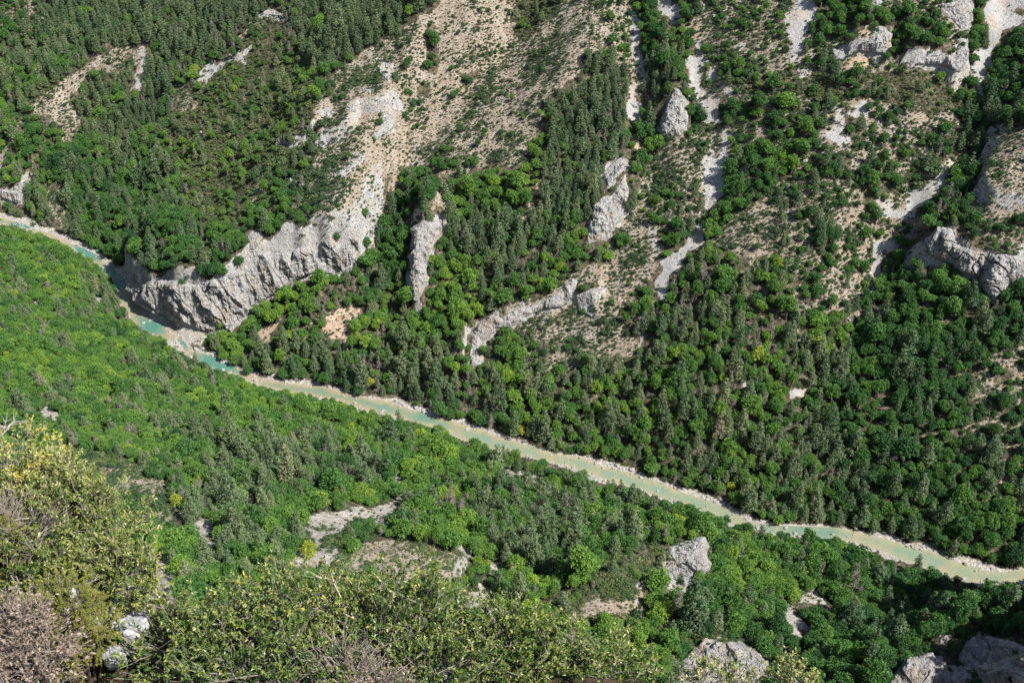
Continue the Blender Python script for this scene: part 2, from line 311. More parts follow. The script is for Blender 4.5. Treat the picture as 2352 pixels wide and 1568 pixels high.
A('R','R6',[(1090,60),(1200,0),(1350,-10),(1340,80),(1250,180),(1230,290),(1200,330),(1215,420),(1150,560),(1110,560),(1090,430),(1100,330),(1080,250),(1120,200),(1120,130)])
A('R','R6',[(1440,60),(1480,50),(1480,130),(1430,150)]); A('R','R6',[(1450,420),(1490,420),(1485,530),(1460,530)])
A('E','R6',[(520,620),(620,590),(700,580),(740,640),(700,690),(680,790),(650,920),(630,850),(620,800),(540,800),(480,780),(490,740)])
A('E','R6',[(400,700),(450,700),(400,830),(350,850)]); A('E','R6',[(100,760),(250,640),(170,790),(120,820)]); A('E','R5',[(1720,760),(1840,740),(1875,770),(1850,850),(1800,810)])
A('X','R6',[(60,850),(500,820),(620,930),(900,850),(1300,950),(1450,1250),(1000,1200),(300,1050),(0,1010)])
A('X','R6',[(1400,1000),(1900,1000),(1900,1450),(1600,1400)])
A('D','R6',[(0,1000),(300,1010),(900,1150),(1400,1280),(1900,1420),(1900,1480),(1500,1400),(1000,1250),(500,1130),(0,1070)])
A('E','R6',[(1640,1240),(1680,1180),(1740,1230),(1730,1290),(1640,1290)])
A('H','R6',[(1320,870),(1400,800),(1410,950),(1330,1010)])
# R7
A('X','R7',[(0,0),(620,0),(600,200),(420,430),(300,520),(0,620)])
A('T','R7',[(270,270),(400,280),(400,440),(300,480)])
A('X','R7',[(1250,220),(1480,190),(1700,320),(1890,430),(1890,1590),(450,1590),(300,1300),(500,1000),(850,930),(1000,800),(1060,600)])
A('T','R7',[(-20,760),(150,760),(200,1000),(600,1020),(600,1200),(400,1500),(300,1480),(0,1440)])
A('S','R7',[(830,0),(1070,0),(1100,100),(1120,250),(1060,380),(1000,420),(860,560),(830,750),(960,830),(880,930),(700,900),(480,830),(200,850),(150,750),(0,750),(0,640),(100,560),(300,540),(430,420),(700,250),(740,130)])
A('H','R7',[(160,830),(500,830),(700,900),(650,960),(500,1000),(250,1080),(180,950)])
A('H','R7',[(850,480),(1000,420),(1060,640),(1000,640),(860,700)])
A('R','R7',[(610,-10),(830,-10),(740,130),(640,140),(590,180)])
A('R','R7',[(0,680),(50,640),(280,570),(400,480),(500,390),(530,420),(500,530),(420,600),(300,610),(130,680),(0,750)]); A('R','R7',[(520,510),(640,460),(720,460),(600,600),(660,670),(540,650)])
A('D','R7',[(500,440),(640,400),(640,480),(520,510)]); A('T','R7',[(680,150),(750,160),(750,290),(680,340)]); A('D','R7',[(760,60),(870,90),(850,200),(780,180)])
A('R','R6',[(1500,780),(1560,700),(1660,640),(1740,670),(1875,550),(1875,700),(1640,780),(1570,860),(1560,1000),(1490,1000)])
A('G','R7',[(1030,20),(1080,60),(1060,300),(1040,240)])
A('G','R7',[(1380,-20),(1420,50),(1340,200),(1260,230),(1250,330),(1170,350),(1160,470),(1110,550),(1060,430),(1110,350),(1120,250),(1200,230),(1280,130)])
A('D','R7',[(1180,50),(1280,50),(1250,150),(1190,240),(1120,240)])
A('S','R7',[(1430,160),(1500,90),(1680,-20),(1890,-20),(1800,200),(1740,240),(1560,210)]); A('H','R7',[(1740,240),(1820,200),(1790,420),(1730,400)])
A('G','R7',[(1620,1040),(1650,940),(1670,950),(1645,1080),(1690,1120),(1650,1230),(1640,1120)]); A('G','R7',[(940,690),(1000,640),(990,770),(900,880),(960,760)])
for q in ([(775,1350),(835,1350),(820,1400)],[(1230,1290),(1280,1290),(1260,1340)],[(1720,880),(1740,700),(1760,720),(1740,890)],[(1020,1410),(1070,1420),(1050,1450)],[(530,1240),(580,1230),(570,1260)]): A('E','R7',q)
# R8
A('H','R8',[(-20,-20),(800,-20),(830,160),(800,560),(740,700),(620,950),(580,1000),(400,950),(300,850),(250,600),(200,250),(-20,250)])
A('X','R8',[(-20,250),(190,260),(230,600),(300,850),(600,1000),(600,1568),(-20,1568)])
A('D','R8',[(830,500),(1000,350),(1180,80),(1400,280),(1560,400),(1640,560),(1890,430),(1890,900),(1600,1000),(1450,1350),(1480,1568),(500,1568),(600,1000),(740,700)])
A('T','R8',[(100,400),(330,330),(350,480),(250,560),(200,900),(60,1050),(0,950)])
A('S','R8',[(-20,-20),(180,-20),(100,220),(-20,330)]); A('H','R8',[(300,460),(420,430),(430,480),(310,540)]); A('X','R8',[(540,700),(720,640),(640,900),(450,920),(320,760)])
A('D','R8',[(220,330),(340,330),(350,480),(240,500)]); A('D','R8',[(410,60),(600,70),(560,240),(420,200)])
A('H','R8',[(820,-20),(1200,-20),(1130,110),(1000,160),(880,160)])
A('G','R8',[(820,60),(870,160),(990,90),(1000,150),(920,200),(900,320),(870,420),(850,500),(810,490),(800,380),(840,260),(850,180)])
A('R','R8',[(1190,130),(1290,60),(1380,60),(1420,160),(1530,210),(1700,230),(1890,250),(1890,370),(1780,440),(1740,500),(1650,560),(1600,490),(1570,400),(1440,360),(1390,310),(1260,260),(1180,210)])
A('H','R8',[(1400,-20),(1890,-20),(1890,250),(1700,230),(1530,200),(1430,130)]); A('D','R8',[(1400,0),(1560,40),(1650,150),(1640,200),(1500,180),(1420,120)])
A('H','R8',[(1600,960),(1890,850),(1890,1568),(1400,1568),(1450,1350),(1550,1100)]); A('D','R8',[(1640,1000),(1780,1010),(1780,1100),(1660,1140)]); A('D','R8',[(1630,1180),(1730,1160),(1710,1270),(1620,1250)]); A('D','R8',[(1680,1310),(1850,1270),(1890,1400),(1740,1420)])
A('G','R8',[(250,1170),(330,1150),(400,1160),(380,1210),(280,1220)]); A('G','R8',[(240,1400),(310,1370),(310,1400),(250,1415)])
A('D','N4',[(600,0),(1350,0),(1868,700),(1868,770),(1600,740),(1280,660),(860,540),(560,450)])
A('X','N3',[(1100,-20),(1875,-20),(1875,400),(1600,330),(1200,200)]); A('X','N4',[(0,-20),(600,-20),(560,450),(0,380)])
A('E','N4',[(1720,60),(1780,20),(1780,100),(1740,180),(1720,280),(1680,270),(1700,160)]); A('H','N4',[(1380,0),(1470,0),(1450,240),(1370,230)])
# near slope
A('T','D',[(470,960),(900,960),(1450,1130),(1900,1250),(2352,1350),(2352,1568),(1450,1568),(400,1568),(330,1300),(420,1100)])
A('D','D',[(1450,1140),(1900,1260),(2352,1340),(2352,1568),(1600,1568),(1560,1450),(1640,1300),(1600,1200)])
A('T','D',[(1650,1230),(1900,1290),(1900,1400),(1700,1420)])
A('X','N1',[(960,480),(1400,300),(1673,500),(1673,900),(1400,950),(1100,950),(950,800)])
A('X','N2',[(0,0),(1000,0),(1000,280),(600,300),(0,400)]); A('X','N2',[(1250,180),(1875,300),(1875,700),(1650,640),(1350,350)]); A('X','N3',[(0,120),(300,150),(560,560),(560,820),(400,900),(260,900),(0,700)])
A('X','N3',[(600,150),(1180,330),(1150,480),(900,420),(620,380)])
A('T','N2',[(0,700),(330,700),(300,900),(0,900)])
A('M','N1',[(350,100),(560,160),(900,260),(1000,420),(960,560),(600,500),(400,300)])
A('S','N1',[(440,165),(600,175),(560,240),(800,240),(960,320),(1060,350),(1010,420),(1160,540),(1020,610),(940,580),(830,500),(740,420),(620,290)])
for q in ([(1200,590),(1310,590),(1290,640),(1220,690),(1190,670)],[(1250,710),(1330,710),(1290,740)],[(870,740),(940,720),(960,850),(1040,690),(1060,700),(980,760),(940,860),(900,860)],[(880,900),(960,890),(1060,940),(1040,1000),(960,1060),(940,1160),(890,1190),(850,950)],[(1240,960),(1370,880),(1380,900),(1290,960)],[(1080,1120),(1170,1110),(1150,1180),(1090,1170)],[(380,120),(420,120),(420,140),(380,140)]): A('K','N1',q)
A('H','N2',[(300,780),(380,480),(640,400),(830,400),(1000,480),(800,620),(640,800),(560,860),(300,860)])
for q in ([(370,520),(450,480),(640,410),(720,400),(810,430),(810,480),(680,500),(580,560),(500,620),(480,650),(460,560)],[(340,700),(480,645),(500,690),(400,750),(300,830),(290,770)],[(490,680),(580,670),(580,720),(500,800),(480,760)],[(880,370),(990,340),(980,400),(920,420),(980,480),(860,480)],[(990,300),(1020,295),(990,340),(960,340)],[(1640,740),(1720,770),(1690,800),(1640,790)],[(1560,900),(1650,960),(1660,980),(1580,1000),(1640,1050),(1600,1060),(1460,1050),(1490,980),(1580,960)],[(1650,1090),(1700,1080),(1800,1110),(1770,1170),(1650,1170)],[(1410,620),(1460,650),(1520,700),(1490,710),(1420,650)],[(1050,380),(1090,380),(1080,410)],[(190,370),(240,370),(220,385)],[(1320,500),(1350,500),(1340,560)],[(980,170),(1020,170),(1020,195),(980,190)],[(1670,80),(1870,115),(1860,175),(1730,130)]): A('K','N2',q)
A('K','N3',[(0,80),(60,90),(280,165),(270,190),(120,170),(0,130)]); A('K','N3',[(60,1130),(120,1080),(110,1170),(60,1180)])
A('Q','N2',[(680,780),(750,640),(900,630),(930,580),(1100,590),(1300,660),(1430,690),(1500,790),(1500,880),(1450,890),(1340,870),(1250,830),(1200,880),(1080,920),(900,920),(750,850)])
A('M','N3',[(300,1050),(550,880),(700,750),(950,620),(1180,640),(1190,740),(1000,900),(1010,1160),(840,1200),(600,1180),(400,1150)])
A('K','N3',[(960,500),(1060,490),(1080,540),(990,540)])
A('Q','N3',[(520,1090),(640,1010),(900,980),(990,900),(1010,1140),(840,1120),(700,1100),(560,1160)]); A('Q','N3',[(940,640),(1150,610),(1160,640),(1000,660)])
A('R','N3',[(1170,640),(1220,600),(1380,590),(1400,650),(1390,690),(1440,750),(1430,800),(1340,850),(1370,960),(1300,940),(1190,930),(1090,850),(1020,920),(930,890),(1080,790),(1190,740),(1150,690)])
A('D','N3',[(1330,790),(1430,800),(1410,860),(1340,860)])
for q in ([(1280,1140),(1400,1070),(1450,1140),(1400,1210),(1330,1200)],[(1470,1150),(1520,1110),(1570,1170),(1480,1180)],[(1600,660),(1650,650),(1680,720),(1620,710)],[(1500,1040),(1540,1010),(1540,1070)]): A('R','N3',q)
A('H','N3',[(1150,1400),(1380,1240),(1640,1260),(1850,1400),(1875,1600),(1150,1600)])
A('R','N3',[(1230,1420),(1400,1270),(1500,1300),(1620,1280),(1750,1370),(1830,1450),(1830,1600),(1200,1600)])
for q in ([(330,990),(420,950),(560,1000),(550,1100),(500,1030),(400,1030),(330,1040)],[(200,1080),(260,1050),(300,1100),(410,1180),(400,1210),(340,1220),(370,1260),(340,1310),(280,1190),(230,1150)],[(430,850),(480,940),(460,960)]): A('K','N4',q)
A('U','N4',[(850,1568),(950,1400),(1280,1300),(1420,1240),(1868,1220),(1890,1600),(850,1600)])
A('R','N4',[(1420,1390),(1530,1240),(1890,1320),(1890,1590),(1600,1590),(1540,1500),(1420,1430)]); A('R','N4',[(900,1600),(1060,1420),(1200,1390),(1310,1380),(1330,1440),(1540,1480),(1500,1600)])
A('R','N4',[(-20,1310),(40,1340),(120,1450),(100,1590),(-20,1590)]); A('R','N4',[(1290,1270),(1380,1220),(1400,1240),(1300,1320)]); A('R','N4',[(280,1380),(400,1500),(380,1510),(270,1420)])
for q in ([(280,1300),(350,1300),(460,1310),(400,1350),(300,1360),(270,1380)],[(-20,1400),(130,1390),(60,1430),(-20,1440)]): A('K','R5',q)
for q in ([(650,530),(700,540),(700,590),(660,580)],[(570,540),(610,540),(600,560)],[(235,550),(255,560),(270,600),(250,600)],[(290,350),(320,380),(290,380)]): A('R','R5',q)
A('K','R5',[(1130,810),(1200,820),(1250,880),(1265,920),(1200,890),(1130,850)]); A('K','R5',[(1080,680),(1220,700),(1350,750),(1390,850),(1400,890),(1330,870),(1280,850),(1210,780),(1140,750),(1100,720)])
A('K','R6',[(880,1310),(960,1310),(1100,1340),(1220,1390),(1180,1410),(1000,1370)]); A('K','N3',[(300,40),(600,120),(780,190),(740,215),(560,140),(330,75)]); A('K','N3',[(940,245),(1060,290),(1120,320),(1060,320),(950,275)])
A('K','N4',[(590,572),(640,580),(760,610),(870,650),(1000,705),(1145,760),(1140,780),(1000,740),(860,690),(740,640)])
A('K','N4',[(1280,680),(1400,710),(1460,710),(1640,750),(1800,780),(1890,775),(1780,810),(1690,820),(1560,790),(1400,745)])
MW, MH = 1176, 784
cmap = np.full((MH, MW), CL['L'], np.int8)
yy, xx = np.mgrid[0:MH, 0:MW]; PXX = xx*2.+1; PYY = yy*2.+1
# which side of the river: default far wood above it
rx = [p[0] for p in far_px]; ry = [p[1] for p in far_px]
cmap[PYY < np.interp(PXX, rx, ry)] = CL['X']
def inpoly(x, y, P):
    c = np.zeros(x.shape, bool); n = len(P)
    for i in range(n):
        ax, ay = P[i]; bx, by = P[i-1]
        if ay == by: continue
        k = ((ay > y) != (by > y)) & (x < (bx-ax)*(y-ay)/(by-ay)+ax); c ^= k
    return c
for c, P in regs:
    a = np.array(P); x0, y0 = np.maximum((a.min(0)/2).astype(int)-1, 0); x1, y1 = (a.max(0)/2).astype(int)+2
    sl = (slice(y0, min(y1, MH)), slice(x0, min(x1, MW)))
    if cmap[sl].size == 0: continue
    m = inpoly(PXX[sl], PYY[sl], P); cmap[sl][m] = CL[c]
RIV = [tuple(p) for p in far_px]+[tuple(p) for p in near_px[::-1]]
m = inpoly(PXX, PYY, RIV); rmask = m & ~np.isin(cmap, [CL['K']]); cmap[rmask] = CL['W']
def classify(x, y, z, amp=7, rnd=0):
    px, py, d = project(x, y, z)
    jx = amp*(fbm(x/7, y/7, None, 61, 2)*1.6+fbm(x/22, y/22, None, 63, 2)*1.5); jy = amp*(fbm(x/7, y/7, None, 67, 2)*1.6+fbm(x/22, y/22, None, 69, 2)*1.5)
    if rnd:
        k = np.where(SF(x, y) > 12, rnd, rnd*.3); jx = jx+RNG.normal(size=x.shape)*k; jy = jy+RNG.normal(size=x.shape)*k
    i = np.clip(((px+jx)/2).astype(int), 0, MW-1); j = np.clip(((py+jy)/2).astype(int), 0, MH-1)
    c = cmap[j, i].copy(); s = SF(x, y); nz = vn(x/11, y/11, None, 71)
    # a class never crosses the river: outside-of-frame and hidden ground falls back to wood
    c = np.where(c == CL['W'], CL['K'], c)
    bf = 1.5+3.2*nz + 4.0*sstep(-150,-420,x); bn = .5+3.0*nz
    c = np.where((s >= 0) & (s < bf), CL['K'], c); c = np.where((s < 0) & (-s < bn), CL['K'], c)
    return c, px, py, d, s
def slope(x, y, e=2.5):
    gx = (H(x+e, y)-H(x-e, y))/(2*e); gy = (H(x, y+e)-H(x, y-e))/(2*e); return gx, gy

def crowncls(x, y, z):
    px, py, d = project(x, y, z); return cmap[np.clip((py/2).astype(int), 0, MH-1), np.clip((px/2).astype(int), 0, MW-1)]
# ------------------------------------------------------------------ mesh and node helpers
def mesh(name, V, Fc, mat=None, smooth=False, cols=None, mats=None, midx=None, floats=None):
    V = np.asarray(V, np.float32); Fc = np.asarray(Fc, np.int32)
    me = bpy.data.meshes.new(name); k = Fc.shape[1]
    me.vertices.add(len(V)); me.vertices.foreach_set('co', V.ravel())
    me.loops.add(Fc.size); me.loops.foreach_set('vertex_index', Fc.ravel())
    me.polygons.add(len(Fc)); me.polygons.foreach_set('loop_start', np.arange(0, Fc.size, k, dtype=np.int32))
    me.polygons.foreach_set('loop_total', np.full(len(Fc), k, np.int32))
    me.polygons.foreach_set('use_smooth', np.full(len(Fc), smooth))
    for m in (mats or ([mat] if mat else [])): me.materials.append(m)
    if midx is not None: me.polygons.foreach_set('material_index', np.asarray(midx, np.int32))
    me.update(calc_edges=True)
    for n, c in (cols or {}).items():
        a = me.attributes.new(n, 'FLOAT_COLOR', 'POINT'); a.data.foreach_set('color', np.hstack([c, np.ones((len(V), 1))]).astype(np.float32).ravel())
    for n, c in (floats or {}).items():
        a = me.attributes.new(n, 'FLOAT', 'POINT'); a.data.foreach_set('value', np.asarray(c, np.float32))
    return me
def obj(name, me, parent=None, locn=None, link=True):
    o = bpy.data.objects.new(name, me)
    if link: COL.objects.link(o)
    if parent is not None: o.parent = parent
    if locn is not None: o.location = locn
    return o
def tag(o, label=None, cat=None, group=None, kind=None):
    for k, v in (('label', label), ('category', cat), ('group', group), ('kind', kind)):
        if v: o[k] = v
    return o
class NT:
    def __init__(s, name):
        s.m = bpy.data.materials.new(name); s.m.use_nodes = True; s.t = s.m.node_tree; s.t.nodes.clear()
        s.out = s.t.nodes.new('ShaderNodeOutputMaterial')
    def n(s, typ, ins=None, **kw):
        n = s.t.nodes.new('ShaderNode'+typ)
        for k, v in kw.items(): setattr(n, k, v)
        for k, v in (ins or {}).items(): s.set(n, k, v)
        return n
    def set(s, n, k, v):
        so = n.inputs[k]
        if isinstance(v, bpy.types.NodeSocket): s.t.links.new(v, so)
        elif isinstance(v, (tuple, list)) and len(v) == 3 and so.type == 'RGBA': so.default_value = (*v, 1)
        else: so.default_value = v
    def mix(s, f, a, b, mode='MIX'):
        n = s.t.nodes.new('ShaderNodeMix'); n.data_type = 'RGBA'; n.blend_type = mode
        s.set(n, 0, f); s.set(n, 6, a); s.set(n, 7, b); return n.outputs[2]
    def noise(s, vec, sc, det=4, rough=.55, dist=0):
        return s.n('TexNoise', {'Vector': vec, 'Scale': sc, 'Detail': det, 'Roughness': rough, 'Distortion': dist}).outputs[0]
    def ramp(s, f, stops):
        n = s.n('ValToRGB', {0: f}); e = n.color_ramp.elements
        while len(e) < len(stops): e.new(.5)
        for i, (p, c) in enumerate(stops):
            e[i].position = p; e[i].color = (*c, 1) if isinstance(c, tuple) else (c, c, c, 1)
        return n.outputs[0]
    def math(s, op, a, b=0., c=None, clamp=False):
        n = s.t.nodes.new('ShaderNodeMath'); n.operation = op; n.use_clamp = clamp
        s.set(n, 0, a); s.set(n, 1, b)
        if c is not None: s.set(n, 2, c)
        return n.outputs[0]
    def attr(s, name, typ='GEOMETRY'):
        return s.n('Attribute', attribute_name=name, attribute_type=typ)
    def end(s, shader): s.t.links.new(shader, s.out.inputs[0]); return s.m
def rock_nodes(N, P):
    """limestone colour: pale grey with bluish weathering, ochre seams and fine dark pits"""
    big = N.noise(P, .09, 5, .6); mid = N.noise(P, .45, 5, .65, .4); fine = N.noise(P, 2.2, 4, .7)
    mp = N.n('Mapping', {'Vector': P, 'Scale': (1., 1., .16)}); streak = N.noise(mp.outputs[0], .7, 4, .6)
    c = N.ramp(mid, [(.25, (.21, .215, .225)), (.40, (.35, .35, .35)), (.58, (.46, .455, .435)), (.8, (.56, .54, .50))])
    c = N.mix(N.ramp(big, [(.52, 0.), (.68, .6)]), c, (.44, .31, .19))
    c = N.mix(N.ramp(streak, [(.5, 0.), (.66, .6)]), c, (.25, .27, .31))
    st2 = N.noise(N.n('Mapping', {'Vector': P, 'Scale': (1., 1., .12), 'Location': (31., 7., 3.)}).outputs[0], .5, 4, .6); c = N.mix(N.ramp(st2, [(.56, 0.), (.68, .55)]), c, (.40, .27, .15))
    wp = N.n('VectorMath', {0: N.n('Mapping', {'Vector': P, 'Scale': (1., 1., .38)}).outputs[0], 1: N.n('VectorMath', {0: N.n('TexNoise', {'Vector': P, 'Scale': .5, 'Detail': 3.}).outputs['Color'], 'Scale': 1.6}, operation='SCALE').outputs[0]}, operation='ADD').outputs[0]
    ve = N.n('TexVoronoi', {'Vector': wp, 'Scale': .42}, feature='DISTANCE_TO_EDGE').outputs['Distance']; ve2 = N.n('TexVoronoi', {'Vector': wp, 'Scale': 1.25}, feature='DISTANCE_TO_EDGE').outputs['Distance']
    c = N.mix(N.ramp(ve, [(.0, .7), (.055, 0.)]), c, (.07, .07, .075)); c = N.mix(N.ramp(ve2, [(.0, .35), (.08, 0.)]), c, (.12, .115, .11))
    c = N.mix(N.ramp(fine, [(.25, .7), (.42, 0.)]), c, (.16, .15, .13))
    return c, mid, fine
def ground_material():
    N = NT('valley_ground'); P = N.n('TexCoord').outputs['Object']
    a = N.n('SeparateColor', {0: N.attr('cover_a').outputs['Color']}); b = N.n('SeparateColor', {0: N.attr('cover_b').outputs['Color']})
    n1 = N.noise(P, .055, 4); n2 = N.noise(P, .35, 5, .65); n3 = N.noise(P, 1.6, 4, .7); n4 = N.noise(P, .14, 4, .6)
    soil = N.ramp(n2, [(.28, (.18, .145, .11)), (.45, (.27, .22, .17)), (.6, (.345, .295, .24)), (.78, (.42, .385, .335))])
    soil = N.mix(N.ramp(n4, [(.5, 0.), (.66, .45)]), soil, (.27, .205, .155))
    soil = N.mix(N.ramp(n3, [(.3, .55), (.46, 0.)]), soil, (.20, .16, .11))
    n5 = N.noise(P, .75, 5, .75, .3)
    soil = N.mix(N.ramp(n5, [(.30, .85), (.47, 0.)]), soil, (.125, .105, .075))  # dark mottles: dead brush, with brush shadows painted into the soil colour
    rock, rm, rf = rock_nodes(N, P)
    soil = N.mix(N.ramp(n1, [(.54, 0.), (.66, .35)]), soil, rock)
    ms_ = N.n('Mapping', {'Vector': P, 'Rotation': (0, 0, .42), 'Scale': (1., .13, .13)}).outputs[0]; rn = N.noise(ms_, .32, 5, .65, .3); soil = N.mix(N.ramp(rn, [(.52, 0.), (.64, .6)]), soil, (.34, .315, .28)); soil = N.mix(N.ramp(rn, [(.32, .55), (.44, 0.)]), soil, (.21, .155, .11))
    mp = N.n('Mapping', {'Vector': P, 'Scale': (1., .18, .18)}); fl = N.noise(mp.outputs[0], .5, 4, .6)
    vor = N.n('TexVoronoi', {'Vector': P, 'Scale': .85}).outputs['Color']; vs = N.n('SeparateColor', {0: vor}).outputs[0]
    scree = N.mix(fl, (.30, .295, .285), (.40, .395, .385)); scree = N.mix(.45, scree, N.mix(vs, (.20, .20, .20), (.45, .445, .435)))
    scree = N.mix(N.ramp(n1, [(.54, 0.), (.66, .6)]), scree, (.42, .34, .265))
    litter = N.ramp(n2, [(.3, (.035, .038, .022)), (.48, (.07, .066, .042)), (.6, (.15, .125, .09)), (.74, (.30, .25, .195))])
    gravel = N.mix(vs, (.25, .23, .20), (.47, .45, .41)); gravel = N.mix(N.ramp(n2, [(.35, .5), (.5, 0.)]), gravel, (.34, .29, .23))
    earth = N.ramp(n2, [(.3, (.30, .20, .13)), (.55, (.42, .33, .25)), (.75, (.50, .43, .36))])
    earth = N.mix(N.ramp(n4, [(.58, 0.), (.68, .6)]), earth, (.46, .24, .12))
    def w(x): return N.ramp(N.math('ADD', x, N.math('MULTIPLY', N.math('SUBTRACT', n3, .5), .5)), [(.38, 0.), (.62, 1.)])
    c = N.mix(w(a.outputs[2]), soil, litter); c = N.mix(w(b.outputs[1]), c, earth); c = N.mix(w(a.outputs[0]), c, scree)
    c = N.mix(w(a.outputs[1]), c, rock); c = N.mix(w(b.outputs[0]), c, gravel)
    h = N.math('ADD', N.math('MULTIPLY', n2, 1.6), N.math('MULTIPLY', n3, .6))
    h = N.math('ADD', h, n5)
    bm = N.n('Bump', {'Height': h, 'Strength': .9, 'Distance': 1.1})
    p = N.n('BsdfPrincipled', {'Base Color': c, 'Roughness': .95, 'Specular IOR Level': .1, 'Normal': bm.outputs[0]})
    return N.end(p.outputs[0])
def rock_material(name='limestone', s=1.):
    N = NT(name); P = N.n('TexCoord').outputs['Object']
    if s != 1.: P = N.n('Mapping', {'Vector': P, 'Scale': (s, s, s)}).outputs[0]
    c, m, f = rock_nodes(N, P); mp = N.n('Mapping', {'Vector': P, 'Scale': (1., 1., .25)})
    cr = N.noise(mp.outputs[0], 1.1, 5, .7, .5)
    h = N.math('ADD', N.math('MULTIPLY', cr, 1.5), N.math('MULTIPLY', f, .5))
    bm = N.n('Bump', {'Height': h, 'Strength': 1., 'Distance': 1.1/s})
    p = N.n('BsdfPrincipled', {'Base Color': c, 'Roughness': .9, 'Specular IOR Level': .15, 'Normal': bm.outputs[0]})
    return N.end(p.outputs[0])
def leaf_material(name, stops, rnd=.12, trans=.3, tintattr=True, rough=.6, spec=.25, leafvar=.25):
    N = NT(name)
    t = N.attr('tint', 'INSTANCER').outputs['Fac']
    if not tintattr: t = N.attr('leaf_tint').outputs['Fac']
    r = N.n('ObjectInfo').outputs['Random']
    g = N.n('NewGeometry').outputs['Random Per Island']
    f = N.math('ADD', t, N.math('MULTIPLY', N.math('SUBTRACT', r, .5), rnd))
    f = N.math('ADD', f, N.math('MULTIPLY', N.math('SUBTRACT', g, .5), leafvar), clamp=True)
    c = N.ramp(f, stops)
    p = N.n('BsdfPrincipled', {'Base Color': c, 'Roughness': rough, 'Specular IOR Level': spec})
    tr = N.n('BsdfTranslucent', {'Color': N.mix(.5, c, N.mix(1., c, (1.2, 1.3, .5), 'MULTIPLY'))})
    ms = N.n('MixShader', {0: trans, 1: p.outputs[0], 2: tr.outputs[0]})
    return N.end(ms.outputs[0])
def flat_material(name, c1, c2, scale=3., rough=.9):
    N = NT(name); P = N.n('TexCoord').outputs['Object']; n = N.noise(P, scale, 4, .6)
    p = N.n('BsdfPrincipled', {'Base Color': N.ramp(n, [(.35, c1), (.65, c2)]), 'Roughness': rough, 'Specular IOR Level': .1})
    return N.end(p.outputs[0])
M_ground = ground_material(); M_rock = rock_material(); M_boulder = rock_material('river_boulder_stone', 2.2)
M_broad = leaf_material('broadleaf_foliage', [(0., (.026, .078, .030)), (.3, (.060, .155, .038)), (.6, (.120, .235, .045)), (.85, (.215, .34, .045)), (1., (.38, .35, .05))])
M_pine = leaf_material('pine_needles', [(0., (.048, .098, .046)), (.4, (.098, .150, .070)), (.75, (.165, .205, .100)), (1., (.25, .22, .15))], trans=.12)
M_dead = leaf_material('dry_needles', [(0., (.11, .085, .075)), (.5, (.19, .155, .14)), (1., (.24, .18, .155))], trans=.1)
M_shrub = leaf_material('scrub_foliage', [(0., (.030, .068, .030)), (.4, (.065, .108, .040)), (.75, (.120, .155, .06)), (1., (.20, .185, .10))], trans=.2)
M_bark = flat_material('bark', (.07, .055, .045), (.16, .135, .115)); M_greybark = flat_material('grey_dead_wood', (.20, .18, .165), (.38, .35, .33))
# ------------------------------------------------------------------ ground mesh
nx, ny = len(XS), len(YS)
V = np.stack([GX.ravel(), GY.ravel(), GZ.ravel()], -1)
idx = np.arange(nx*ny).reshape(ny, nx)
Q = np.stack([idx[:-1, :-1], idx[:-1, 1:], idx[1:, 1:], idx[1:, :-1]], -1).reshape(-1, 4)
c, px, py, d, s = classify(V[:, 0], V[:, 1], V[:, 2], 8)
gzy, gzx = np.gradient(GZ, YS, XS); SL = np.hypot(gzx, gzy).ravel()
wt = {'scree': 0, 'rock': 0, 'litter': 0, 'gravel': 0, 'earth': 0}
tab = {'scree': dict(G=1), 'rock': dict(R=1, Q=.35, H=.06, S=.06), 'litter': dict(X=.75, C=.95, B=.8, L=.95, M=.66, H=.40, S=.03, D=.8, T=.8, U=.75, Q=.15),
       'gravel': dict(K=1), 'earth': dict(E=1, Q=.3)}
for k in wt:
    lut = np.zeros(len(CL)); 
    for q, v in tab[k].items(): lut[CL[q]] = v
    wt[k] = lut[c]
off = (d < 60)
wt['rock'] = np.maximum(wt['rock'], sstep(1.9, 2.6, SL)); wt['rock'][off] = 1
ca = np.stack([wt['scree'], wt['rock'], wt['litter']], -1); cb = np.stack([wt['gravel'], wt['earth'], np.zeros(len(c))], -1)
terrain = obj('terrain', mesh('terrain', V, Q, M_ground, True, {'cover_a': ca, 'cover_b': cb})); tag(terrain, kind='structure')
# ------------------------------------------------------------------ river
N = NT('river_water'); P = N.n('TexCoord').outputs['Object']
pool = N.attr('pool').outputs['Fac']; dep = N.attr('depth').outputs['Fac']; rap = N.attr('rapid').outputs['Fac']; dn_ = N.attr('downstream').outputs['Fac']
n1 = N.noise(P, .10, 4, .6, .6); n2 = N.noise(P, .9, 4, .65)
dd = N.math('ADD', dep, N.math('MULTIPLY', N.math('SUBTRACT', n1, .5), 1.3))
c = N.ramp(dd, [(.05, (.31, .25, .165)), (.35, (.235, .215, .135)), (.62, (.16, .20, .13)), (.95, (.11, .19, .145))])
c = N.mix(N.math('MULTIPLY', dn_, .55), c, N.ramp(n1, [(.35, (.28, .26, .165)), (.6, (.18, .25, .175))]))
c = N.mix(N.ramp(N.math('ADD', pool, N.math('MULTIPLY', N.math('SUBTRACT', n1, .5), .6)), [(.15, 0.), (.95, .9)]), c, (.035, .165, .135))
c = N.mix(N.ramp(n2, [(.5, 0.), (.7, .5)]), c, (.30, .27, .19))
c = N.mix(N.ramp(N.n('TexVoronoi', {'Vector': P, 'Scale': .7}).outputs['Distance'], [(.1, .6), (.22, 0.)]), c, (.10, .095, .06))
foam = N.ramp(N.math('MULTIPLY', rap, N.noise(P, 1.3, 4, .75, 1.)), [(.50, 0.), (.60, .85)])
c = N.mix(foam, c, (.8, .82, .8))
mpw = N.n('Mapping', {'Vector': P, 'Rotation': (0, 0, .5), 'Scale': (1., 2.2, 1.)})
